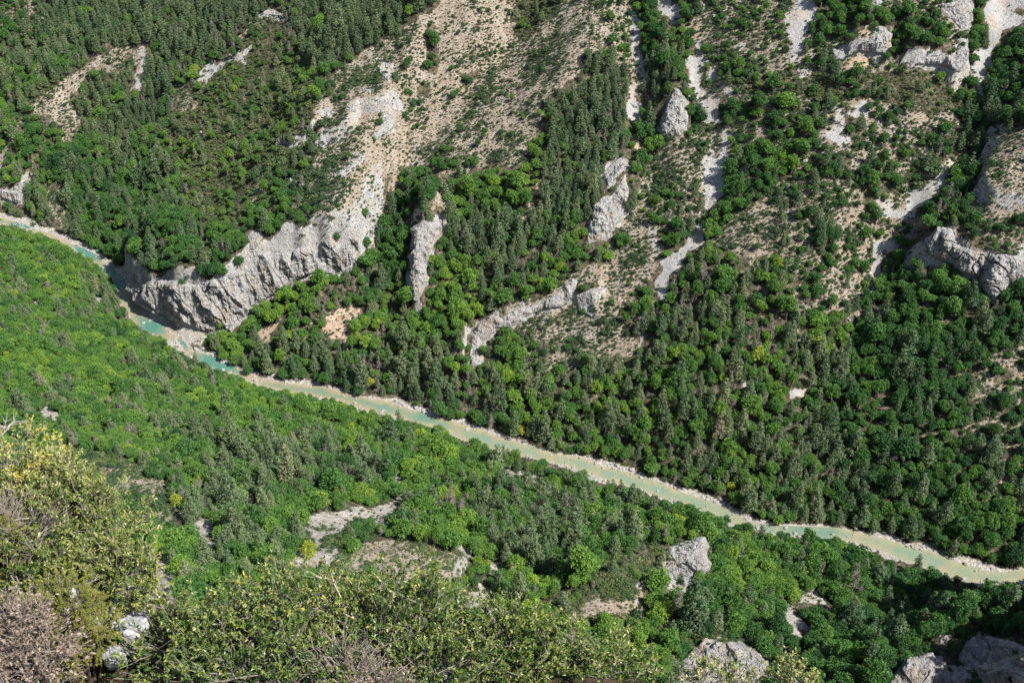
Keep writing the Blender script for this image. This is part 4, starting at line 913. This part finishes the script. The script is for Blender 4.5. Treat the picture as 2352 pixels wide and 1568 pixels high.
for kind, lst in byk.items():
    a = np.vstack(lst); px, py, d = project(a[:, 0], a[:, 1], a[:, 2]); s = SF(a[:, 0], a[:, 1])
    r = np.random.default_rng(hash_seed := {'broadleaf': 5, 'pine': 6, 'dead': 7, 'shrub': 8}[kind])
    inside = (px > 5) & (px < 2347) & (py > 20) & (py < 1560)
    # hidden behind the foreground bushes?
    bl = np.interp(px, [0, 180, 360, 430, 800, 1150, 1400, 1500, 1600, 2352], [1000, 1060, 1400, 1400, 1335, 1430, 1510, 1560, 1568, 1568]); inside &= py < bl
    score = np.where(inside, a[:, 3]*(a[:, 4] if kind in ('pine', 'dead') else 1)/d, 0)
    nmax = 270 if kind == 'broadleaf' else 300
    order = np.argsort(-score); ind = order[:nmax]; rest = order[nmax:]
    print('COUNT', kind, len(a), 'individual', len(ind), 'min score px', score[ind[-1]]*F*2)
    for i in ind:
        z = zone(px[i], py[i], s[i]); tt = a[i, 5]; ad = ADJ[kind][0 if tt < .33 else 1 if tt < .66 else 2]
        lb = f"{ad} {KN[kind][1].replace('dead tree','tree') if kind=='dead' else ('broadleaf tree' if kind=='broadleaf' else KN[kind][1])} {z}"
        R = a[i, 3]; plant(kind, int(r.integers(99)), a[i, :3], (R, R, R*a[i, 4]), r.uniform(0, 6.28), tt, lb, f"{KN[kind][0].replace('_', ' ')}s {z}", parts=(kind != 'shrub'))
    if len(rest) == 0: continue
    A_ = a[rest]; n = len(A_)
    me = bpy.data.meshes.new(kind+'_points'); me.vertices.add(n); me.vertices.foreach_set('co', A_[:, :3].astype(np.float32).ravel())
    def att(nm, typ, key, val): q = me.attributes.new(nm, typ, 'POINT'); q.data.foreach_set(key, val)
    att('tint', 'FLOAT', 'value', A_[:, 5].astype(np.float32)); att('pick', 'INT', 'value', r.integers(0, 50, n).astype(np.int32))
    att('turn', 'FLOAT_VECTOR', 'vector', np.stack([r.normal(size=n)*.05, r.normal(size=n)*.05, r.uniform(0, 6.28, n)], -1).astype(np.float32).ravel())
    att('size', 'FLOAT_VECTOR', 'vector', np.stack([A_[:, 3], A_[:, 3], A_[:, 3]*A_[:, 4]], -1).astype(np.float32).ravel())
    pc = bpy.data.collections.new(kind+'_forms')
    for i, (_, _, full) in enumerate(PROTO[kind]):
        pc.objects.link(bpy.data.objects.new(kind+'_form', full))
    ng = bpy.data.node_groups.new('plant_'+kind, 'GeometryNodeTree'); ng.is_modifier = True
    ng.interface.new_socket('Geometry', in_out='INPUT', socket_type='NodeSocketGeometry'); ng.interface.new_socket('Geometry', in_out='OUTPUT', socket_type='NodeSocketGeometry')
    L = ng.links.new; gi = ng.nodes.new('NodeGroupInput'); go = ng.nodes.new('NodeGroupOutput'); ip = ng.nodes.new('GeometryNodeInstanceOnPoints'); ci = ng.nodes.new('GeometryNodeCollectionInfo')
    ci.inputs['Collection'].default_value = pc; ci.inputs['Separate Children'].default_value = True; ci.inputs['Reset Children'].default_value = True
    ip.inputs['Pick Instance'].default_value = True
    def na(nm, t): q = ng.nodes.new('GeometryNodeInputNamedAttribute'); q.data_type = t; q.inputs['Name'].default_value = nm; return [o for o in q.outputs if o.enabled][0]
    L(gi.outputs[0], ip.inputs['Points']); L(ci.outputs[0], ip.inputs['Instance']); L(na('pick', 'INT'), ip.inputs['Instance Index'])
    L(na('turn', 'FLOAT_VECTOR'), ip.inputs['Rotation']); L(na('size', 'FLOAT_VECTOR'), ip.inputs['Scale']); L(ip.outputs[0], go.inputs[0])
    o = obj({'broadleaf': 'broadleaf_woodland', 'pine': 'pine_woodland', 'dead': 'dead_trees_far_off', 'shrub': 'scrub_cover'}[kind], me)
    md = o.modifiers.new('plants', 'NODES'); md.node_group = ng
    tag(o, {'broadleaf': 'continuous green oak and beech wood covering both valley sides', 'pine': 'grey green pine wood spread over the valley sides', 'dead': 'scattered grey dead trees on the far slope', 'shrub': 'dotted scrub covering the pale slopes'}[kind], {'broadleaf': 'woodland', 'pine': 'pine wood', 'dead': 'dead trees', 'shrub': 'scrub'}[kind], None, 'stuff')
# ------------------------------------------------------------------ boulders
def rockproto(seed, sub=3):
    v, f = icosphere(sub); r = np.random.default_rng(seed); n = v.copy()
    for k in range(9):                                   # flat broken faces
        a = r.normal(size=3); a /= np.linalg.norm(a); h = r.uniform(.55, .85); dd = n@a; n -= np.outer(np.maximum(dd-h, 0), a)
    n *= 1+.10*fbm(v[:, 0]*2+seed, v[:, 1]*2, v[:, 2]*2, seed, 3)[:, None]; n *= np.array([1.15, .9, .72])
    return mesh('boulder', n, f, M_boulder, False)
RP = [rockproto(s_) for s_ in range(6)]
def boulder(p, r, i, label, group, sink=.3):
    o = obj('boulder', RP[i % 6], None, (p[0], p[1], p[2]+r*(.45-sink))); o.scale = (r, r, r); o.rotation_euler = (.2*math.sin(i), .2*math.cos(i*2), i*1.7)
    return tag(o, label, 'boulder', group)
HB = [('D',612*K1,864*K1,3.0,'pale boulder pair on the far river bank, left of the middle of the river'),('R5',1515,972,2.4,'white boulder at the right end of the lower turquoise pool'),('R5',1340,882,2.8,'long white boulder at the foot of the bank below the cliff'),('R5',980,710,1.9,'white boulder standing in the water above the turquoise pool'),
 ('R5',1020,690,1.5,'small white boulder beside a larger one in the water under the cliff'),('R5',850,630,2.3,'white boulder on the near bank opposite the cliff'),('R5',400,130,1.8,'pale boulder in the far upper river bend'),('R5',500,198,2.,'pale flat boulder group on the near bank of the upper bend'),
 ('R5',1575,985,1.9,'pale boulder on the far bank right of the pool'),('R6',1190,1305,2.5,'large grey boulder on the far bank at the head of the wide gravel reach'),('R6',1300,1318,1.5,'boulder on the far bank right of the large grey one'),('N3',1075,270,1.4,'white boulder alone in the middle of the shallow river'),
 ('N3',1420,410,1.1,'small white boulder in the river, on its near side'),('N4',45,512,1.9,'rounded pale boulder in the white rapid'),('N4',245,518,1.7,'brown stained boulder in the turquoise water by the near bank'),('N4',725,515,1.9,'boulder on the far bank at the end of the turquoise water'),
 ('N4',1105,640,1.6,'left one of two boulders at the far bank in the brown shallow reach'),('N4',1170,663,1.7,'right one of two boulders at the far bank in the brown shallow reach'),('N4',1470,758,2.1,'oval grey boulder off the white gravel point at lower right'),('N4',1535,808,1.2,'small boulder in the water at the lower right bend'),
 ('R3',1462,112,2.4,'big pale block on the scrub slope right of the upper grey scree'),('R3',1765,1000,2.,'pale block on the scrub slope right of the scree fork'),('R4',375,1100,2.1,'pale block on the open slope left of the right hand scree'),('R4',60,1000,1.9,'flat pale block on the open scrub slope right of centre'),
 ('R8',545,668,1.7,'pale block between the round trees on the open slope'),('R8',45,385,1.5,'small pale block above the pine wood'),('R1',1405,455,2.2,'white block at the upper rim of the left grey scree'),('R1',1375,905,2.4,'grey block in the dense scrub of the left slope'),('N4',208,812,1.8,'rounded pale block in the lower right wood')]
for i, (r, a, b, R, lb) in enumerate(HB):
    q = loc(r, [(a, b)])[0]; p = hit([q[0]], [q[1]], H)[0]; p[2] = max(p[2], 0)
    boulder(p, R*.8, i*3+1, lb, 'single large boulders')
r = np.random.default_rng(77); nb = 0; cand = []
for P_, side in ((FARP, 1), (NEARP, -1)):
    seg = np.diff(P_, axis=0); L = np.hypot(*seg.T); cum = np.concatenate([[0], np.cumsum(L)])
    for t in r.uniform(0, cum[-1], 2600):
        i = min(np.searchsorted(cum, t)-1, len(seg)-1); i = max(i, 0); q = P_[i]+seg[i]*(t-cum[i])/L[i]; nrm = np.array([-seg[i][1], seg[i][0]])/L[i]
        q = q+nrm*side*r.normal(.8, 2.2); cand.append((q[0], q[1], side))
cand = np.array(cand); cz = H(cand[:, 0], cand[:, 1]); cpx, cpy, cd = project(cand[:, 0], cand[:, 1], np.maximum(cz, 0)); cs = SF(cand[:, 0], cand[:, 1])
ok = (cpx > 0) & (cpx < 2352) & (np.abs(cs) < 6) & visible(cand[:, 0], cand[:, 1], np.maximum(cz, 0), 1)
wgt = .25+.75*(vn(cand[:, 0]/22, cand[:, 1]/22, None, 301) > -.1); ok &= r.random(len(cand)) < wgt
ci_ = np.where(ok)[0]; rad = np.clip(np.exp(r.normal(size=len(cand))*.5)*.55, .25, 1.9)
ci_ = ci_[np.argsort(-rad[ci_]/cd[ci_])]
for j, i in enumerate(ci_[:265]):
    side = 'far' if cand[i, 2] > 0 else 'near'; part = 'left' if cpx[i] < 620 else 'middle' if cpx[i] < 1500 else 'right'
    boulder((cand[i, 0], cand[i, 1], max(cz[i], 0)), rad[i], int(i), f'pale boulder on the {side} bank along the {part} part of the river', f'boulders on the {side} bank, {part} part')
rest = ci_[265:1700]; VV, FF = [], []; o_ = 0; bv, bf = icosphere(1)
for i in rest:
    R = rad[i]*.9; v = bv*(R*r.uniform(.6, 1.1, 3))*(1+.15*r.normal(size=(len(bv), 1)))+np.array([cand[i, 0], cand[i, 1], max(cz[i], 0)+R*.2]); VV.append(v); FF.append(bf+o_); o_ += len(v)
if VV: tag(obj('bank_stones', mesh('bank_stones', np.vstack(VV), np.vstack(FF), M_boulder, False)), 'loose pale stones lining both river banks', 'stones', None, 'stuff')
# ------------------------------------------------------------------ foreground ledge
gx = np.arange(-7.5, 5.0, .07); gy = np.arange(.3, 9.5, .07); X, Y = np.meshgrid(gx, gy)
edge = np.interp(X, [-7.5, -3.6, -3.0, -2.6, -1, .4, 1.3, 1.9, 5], [7.6, 7.3, 6.9, 6.3, 6.15, 5.95, 5.7, 4.6, 4.0])+.25*fbm(X/1.2, Y/1.2, None, 401, 3)
Z = -6.55-.30*(Y-5)+.30*fbm(X/.9, Y/.9, None, 403, 4)+.12*np.round(2.5*vn(X/.35, Y/.45, None, 405))/2.5
Z = Z-3.2*np.maximum(Y-edge, 0)-.35*np.maximum(4.6-Y, 0)*0
ledge_idx = np.arange(X.size).reshape(X.shape)
Qf = np.stack([ledge_idx[:-1, :-1], ledge_idx[:-1, 1:], ledge_idx[1:, 1:], ledge_idx[1:, :-1]], -1).reshape(-1, 4)
N = NT('ledge_rock'); P = N.n('TexCoord').outputs['Object']; P7 = N.n('Mapping', {'Vector': P, 'Scale': (7., 7., 7.)}).outputs[0]
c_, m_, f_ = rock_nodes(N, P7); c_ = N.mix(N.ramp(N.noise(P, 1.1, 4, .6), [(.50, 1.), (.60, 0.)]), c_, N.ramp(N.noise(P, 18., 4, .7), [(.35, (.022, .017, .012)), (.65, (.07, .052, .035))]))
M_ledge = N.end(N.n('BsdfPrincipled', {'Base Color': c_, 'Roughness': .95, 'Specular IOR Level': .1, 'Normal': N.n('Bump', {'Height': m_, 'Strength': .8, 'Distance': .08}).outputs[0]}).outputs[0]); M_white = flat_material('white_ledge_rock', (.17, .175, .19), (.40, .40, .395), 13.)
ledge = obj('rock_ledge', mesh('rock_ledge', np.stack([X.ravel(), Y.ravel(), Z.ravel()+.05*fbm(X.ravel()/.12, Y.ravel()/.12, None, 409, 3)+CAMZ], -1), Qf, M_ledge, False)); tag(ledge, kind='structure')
def fp(px, py, dist):
    d = rays(px, py); d = d/np.linalg.norm(d); return d*dist+np.array([0, 0, CAMZ])
# ------------------------------------------------------------------ foreground bushes with real twigs and leaves
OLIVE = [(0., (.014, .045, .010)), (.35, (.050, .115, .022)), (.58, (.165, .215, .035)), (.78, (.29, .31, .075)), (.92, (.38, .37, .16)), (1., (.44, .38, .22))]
M_leaf = leaf_material('evergreen_leaf', OLIVE, 0, .25, False, .38, .5, .62)
M_yleaf = leaf_material('yellow_leaf', [(0., (.45, .33, .03)), (.5, (.55, .50, .13)), (1., (.42, .46, .14))], 0, .3, False, .5, .3, .5)
M_jun = leaf_material('juniper_needle', [(0., (.07, .10, .015)), (.5, (.17, .20, .035)), (.85, (.26, .26, .06)), (1., (.32, .20, .10))], 0, .2, False, .6, .2, .4)
M_brown = leaf_material('withered_leaf', [(0., (.11, .07, .04)), (.45, (.23, .165, .12)), (1., (.38, .31, .255))], 0, .25, False, .6, .3, .9)
M_twig = flat_material('grey_twig', (.12, .10, .085), (.30, .26, .23), 20.); M_pale = flat_material('pale_bare_wood', (.42, .34, .24), (.62, .53, .40), 20.); M_dtwig = flat_material('dark_twig', (.05, .04, .032), (.15, .12, .10), 20.)
def bez(a, b, c, n=5): t = np.linspace(0, 1, n)[:, None]; return (1-t)**2*a+2*t*(1-t)*b+t*t*c
def thorn(P, r0, r1, k=4): return tube(P, r0, r1, k)
def leafset(B, D, size, rng, tint, asp=.42, droop=.2):
    """pointed oval leaves: base point B, growing along D"""
    n = len(B); D = D/np.linalg.norm(D, axis=1)[:, None]; up = rng.normal(size=(n, 3))*.55+np.array([.1, -.15, .9]); s = np.cross(D, up); s /= np.linalg.norm(s, axis=1)[:, None]; nn = np.cross(s, D)
    L = (size*rng.uniform(.65, 1.25, n))[:, None]; w = L*asp*.5
    v = np.stack([B, B+D*L*.5+s*w+nn*w*.25, B+D*L-nn*L*droop*.5, B+D*L*.5-s*w+nn*w*.25], 1).reshape(-1, 3)
    return v, np.arange(4*n).reshape(-1, 4), np.repeat(tint, 4)
def bush(name, label, cpx, cpy, dist, wpx, hpx, seed, n=(9, 8, 7), nl=13, leaf=.030, lm=None, tm=None, tint0=.32, group='evergreen bushes at the cliff edge', cat='bush', yellow=0, asp=.42, depth=.8, base=None, low=-.15, drops=None, tw=1., tipl=.14):
    rng = np.random.default_rng(seed); C = fp(cpx, cpy, dist); sc_ = dist/F
    R = np.array([wpx*.5*sc_, wpx*.5*sc_*depth, hpx*.5*sc_/.82]); b0 = C+np.array([0, .05, -R[2]*1.25]) if base is None else base
    W, B, D, T = [], [], [], []
    for i in range(n[0]):
        th = i*2.39996+rng.uniform(-.3, .3); cz_ = 1-(1-low)*(i+.5)/n[0]; q = math.sqrt(max(0, 1-cz_**2)); dr = np.array([math.cos(th)*q, math.sin(th)*q, cz_])
        e = C+dr*R*rng.uniform(.5, .7); m = (b0+e)/2+rng.normal(size=3)*.06+np.array([dr[0], dr[1], -.1])*R*.25
        P0 = bez(b0+rng.normal(size=3)*[.1, .06, 0], m, e, 7); W.append(thorn(P0, .013*tw, .006*tw, 5))
        for j in range(n[1]):
            s0 = P0[rng.integers(3, 7)]; d2 = dr+rng.normal(size=3)*.55+np.array([0, -.05, .15]); d2 /= np.linalg.norm(d2); d2[2] = max(d2[2], low-.15)
            e2 = C+d2*R*rng.uniform(.78, .98); m2 = (s0+e2)/2+rng.normal(size=3)*.04; P1 = bez(s0, m2, e2, 5); W.append(thorn(P1, .005*tw, .0026*tw, 4))
            for k in range(n[2]):
                s1 = P1[rng.integers(1, 5)]; d3 = (e2-s0)/(np.linalg.norm(e2-s0)+1e-6)*.8+d2*.7+rng.normal(size=3)*.7+np.array([0, 0, .35]); d3 /= np.linalg.norm(d3); Lw = tipl*rng.uniform(.5, 1.3)
                e3 = s1+d3*Lw; W.append(thorn(np.array([s1, s1+d3*Lw*.5+rng.normal(size=3)*.008, e3]), .0022*tw, .0012*tw, 3))
                if nl == 0: continue
                t = rng.uniform(.15, 1, nl)**.7; B.append(s1+d3*(Lw*t)[:, None]); dd_ = d3*.9+rng.normal(size=(nl, 3))*.65; D.append(dd_)
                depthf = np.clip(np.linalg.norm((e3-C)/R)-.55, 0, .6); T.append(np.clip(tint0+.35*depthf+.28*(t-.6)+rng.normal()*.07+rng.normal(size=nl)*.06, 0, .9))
    e = obj(name, None, None, b0); tag(e, label, cat, group)
    def child(nm, v, f, m, **k): return obj(nm, mesh(nm, v-b0, f, m, **k), e)
    v, f = merge([(a, b) for a, b in W if b.shape[1] == 4]); child('branches', v, f, tm or M_twig)
    if nl:
        B, D, T = np.vstack(B), np.vstack(D), np.concatenate(T)
        if yellow:
            ym = (fbm(B[:, 0]/.12, B[:, 1]/.12, B[:, 2]/.12, seed, 2) > .42-yellow) & (rng.random(len(B)) < .8)
            v, f, t = leafset(B[ym], D[ym], leaf, rng, rng.uniform(0, 1, ym.sum()), asp)
            if len(v): child('yellow_leaves', v, f, M_yleaf, floats={'leaf_tint': t})
            B, D, T = B[~ym], D[~ym], T[~ym]
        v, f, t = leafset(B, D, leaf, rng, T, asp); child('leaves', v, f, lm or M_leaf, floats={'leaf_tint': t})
    return e
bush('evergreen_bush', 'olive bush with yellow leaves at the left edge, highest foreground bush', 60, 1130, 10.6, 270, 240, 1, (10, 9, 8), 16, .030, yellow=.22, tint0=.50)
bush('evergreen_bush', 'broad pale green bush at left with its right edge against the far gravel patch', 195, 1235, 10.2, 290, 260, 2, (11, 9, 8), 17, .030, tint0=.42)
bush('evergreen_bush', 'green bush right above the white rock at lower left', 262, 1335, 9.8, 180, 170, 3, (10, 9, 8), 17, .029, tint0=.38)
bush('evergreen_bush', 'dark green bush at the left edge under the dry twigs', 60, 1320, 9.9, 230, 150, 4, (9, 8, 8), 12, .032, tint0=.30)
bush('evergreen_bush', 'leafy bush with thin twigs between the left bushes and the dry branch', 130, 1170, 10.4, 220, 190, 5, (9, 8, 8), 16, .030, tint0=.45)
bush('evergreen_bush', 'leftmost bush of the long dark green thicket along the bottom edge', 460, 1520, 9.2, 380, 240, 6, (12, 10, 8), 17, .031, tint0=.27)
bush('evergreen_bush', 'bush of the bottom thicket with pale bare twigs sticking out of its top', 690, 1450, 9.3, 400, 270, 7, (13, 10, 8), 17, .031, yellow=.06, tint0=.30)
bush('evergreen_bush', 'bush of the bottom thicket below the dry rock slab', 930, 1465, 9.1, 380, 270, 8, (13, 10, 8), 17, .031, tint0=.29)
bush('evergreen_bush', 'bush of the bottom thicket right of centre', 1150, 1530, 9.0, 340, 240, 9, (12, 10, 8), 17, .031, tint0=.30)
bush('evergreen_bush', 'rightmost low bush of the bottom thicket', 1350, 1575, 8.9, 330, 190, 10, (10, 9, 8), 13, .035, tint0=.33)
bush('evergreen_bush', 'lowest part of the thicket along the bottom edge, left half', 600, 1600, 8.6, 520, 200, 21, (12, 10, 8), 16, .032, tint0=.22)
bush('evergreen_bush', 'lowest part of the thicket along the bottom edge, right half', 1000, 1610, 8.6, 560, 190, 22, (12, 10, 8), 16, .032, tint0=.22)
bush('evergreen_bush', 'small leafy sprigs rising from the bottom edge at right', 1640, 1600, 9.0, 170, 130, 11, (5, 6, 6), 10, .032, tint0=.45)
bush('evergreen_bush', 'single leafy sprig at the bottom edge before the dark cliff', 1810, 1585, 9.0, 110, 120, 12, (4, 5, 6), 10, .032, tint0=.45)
bush('juniper_bush', 'yellow green juniper with fine needles below the white rock at lower left', 160, 1455, 9.1, 190, 250, 13, (11, 9, 9), 46, .017, M_jun, M_dtwig, .45, None, 'juniper', asp=.3, tipl=.11)
bush('juniper_bush', 'small juniper against the left edge beside the dry twigs', 15, 1290, 10.0, 100, 190, 14, (8, 8, 8), 40, .018, M_jun, M_dtwig, .4, None, 'juniper', asp=.3, tipl=.11)
bush('withered_bush', 'withered bush with curled brown leaves in the lower left corner', 45, 1500, 8.7, 240, 230, 15, (13, 9, 9), 3, .028, M_brown, M_twig, .5, None, 'withered bush', asp=.55)
bush('withered_bush', 'low withered bush with tan leaves at the bottom edge, left of centre', 820, 1610, 8.3, 260, 90, 16, (9, 7, 6), 3, .024, M_brown, M_twig, .5, None, 'withered bush', asp=.55)
bush('bare_bush', 'leafless purplish grey twigs at the left edge between the green bushes', 35, 1235, 10.0, 190, 130, 17, (9, 8, 9), 0, .03, None, M_twig, .5, None, 'bare bush', tw=1.3, tipl=.2)
bush('bare_bush', 'leafless brown twigs spreading over the thicket at the bottom edge', 790, 1560, 8.5, 260, 110, 18, (7, 6, 7), 0, .03, None, M_twig, .5, None, 'bare bush', tw=1.3, tipl=.2)
def white_rock(label, px, py, dist, sx, sy, sz, seed):
    v, f = icosphere(5); r = np.random.default_rng(seed); n = v.copy()
    for k in range(12):
        a = r.normal(size=3); a /= np.linalg.norm(a); h = r.uniform(.5, .85); n -= np.outer(np.maximum(n@a-h, 0), a)
    n *= 1+.30*fbm(v[:, 0]*2+seed, v[:, 1]*2, v[:, 2]*2, seed, 6, .62)[:, None]; n *= np.array([sx, sy, sz]); p = fp(px, py, dist)
    o = obj('boulder', mesh('boulder', n, f, M_white, False), None, tuple(p)); o.rotation_euler = (.2, .25, seed); tag(o, label, 'boulder')
white_rock('jagged white rock standing between the juniper and the green bush', 155, 1388, 9.0, .085, .10, .17, 3)
white_rock('large grey white rock at the foot of the bottom thicket, lower left', 298, 1455, 9.3, .17, .14, .21, 8)
white_rock('low grey white rock right of the juniper', 268, 1512, 9.15, .11, .11, .12, 12)
def branch(label, pts, dist, r0, m, subs=5, seed=1, L=60):
    rng = np.random.default_rng(seed); P = np.array([fp(a, b, dist+.02*i) for i, (a, b) in enumerate(pts)]); W = [tube(P, r0, r0*.35, 6)]
    for i in range(subs):
        k = rng.integers(1, len(P)-1); q = P[k]+(P[k+1]-P[k])*rng.random(); d_ = (P[k+1]-P[k]); d_ = d_/np.linalg.norm(d_)+rng.normal(size=3)*.55; d_ /= np.linalg.norm(d_); l = L*dist/F*rng.uniform(.5, 1.1)
        mid = q+d_*l*.5+rng.normal(size=3)*l*.08; W.append(tube([q, mid, q+d_*l], r0*.4, r0*.12, 4))
        for h_ in range(3): W.append(tube([mid, mid+(d_+rng.normal(size=3)*.6)*l*.4], r0*.22, r0*.08, 3))
    v, f = merge(W); b0 = P[0]; o = obj('bare_branch', mesh('bare_branch', v-b0, f, m), None, tuple(b0)); tag(o, label, 'branch')
branch('pale bare branch forking upward out of the bottom thicket', [(812,1420),(805,1400),(785,1375),(770,1345),(762,1322)], 8.9, .007, M_pale, 8, 4, 70)
branch('pale crooked twigs reaching left from the bare branch in the thicket', [(812,1420),(790,1408),(760,1402),(730,1395),(712,1385)], 8.9, .005, M_pale, 6, 5, 50)
branch('thick grey crooked branch crossing above the white rock at lower left', [(88,1372),(108,1358),(135,1350),(170,1347),(198,1340)], 9.3, .013, M_twig, 6, 6, 55)
branch('white bare branch tips at the left edge above the foreground bushes', [(-25,1035),(-5,1010),(12,990),(22,975),(34,968)], 12.5, .010, M_greybark, 6, 7, 42)
branch('dark dead stem rising at the top of the bottom thicket, left of centre', [(520,1470),(512,1440),(508,1410),(504,1375)], 8.9, .006, M_dtwig, 6, 8, 55)
# ------------------------------------------------------------------ camera, sky, sun
cam = bpy.data.cameras.new('camera'); co = bpy.data.objects.new('camera', cam); COL.objects.link(co); sc.camera = co
co.location = (0, 0, CAMZ); co.rotation_euler = (PI/2-TH, 0, 0); cam.sensor_width = 36; cam.lens = 36*F/2352; cam.clip_end = 6000; cam.clip_start = .1
w = bpy.data.worlds.new('World'); sc.world = w; w.use_nodes = True; nt = w.node_tree
sky = nt.nodes.new('ShaderNodeTexSky'); sky.sky_type = 'NISHITA'; sky.sun_disc = False
SV = Vector((.54, -.36, .76)).normalized()
sky.sun_elevation = math.asin(SV.z); sky.sun_rotation = math.atan2(SV.x, SV.y)
bg = nt.nodes['Background']; nt.links.new(sky.outputs[0], bg.inputs[0]); bg.inputs[1].default_value = .08
sl = bpy.data.lights.new('sun', 'SUN'); sl.energy = 5.0; sl.angle = math.radians(.5); sl.color = (1, .95, .87)
so = bpy.data.objects.new('sun', sl); COL.objects.link(so); so.location = (300, 0, 900); so.rotation_euler = SV.to_track_quat('Z', 'Y').to_euler()
sc.view_settings.view_transform = 'Standard'; sc.view_settings.look = 'None'; sc.view_settings.exposure = .92
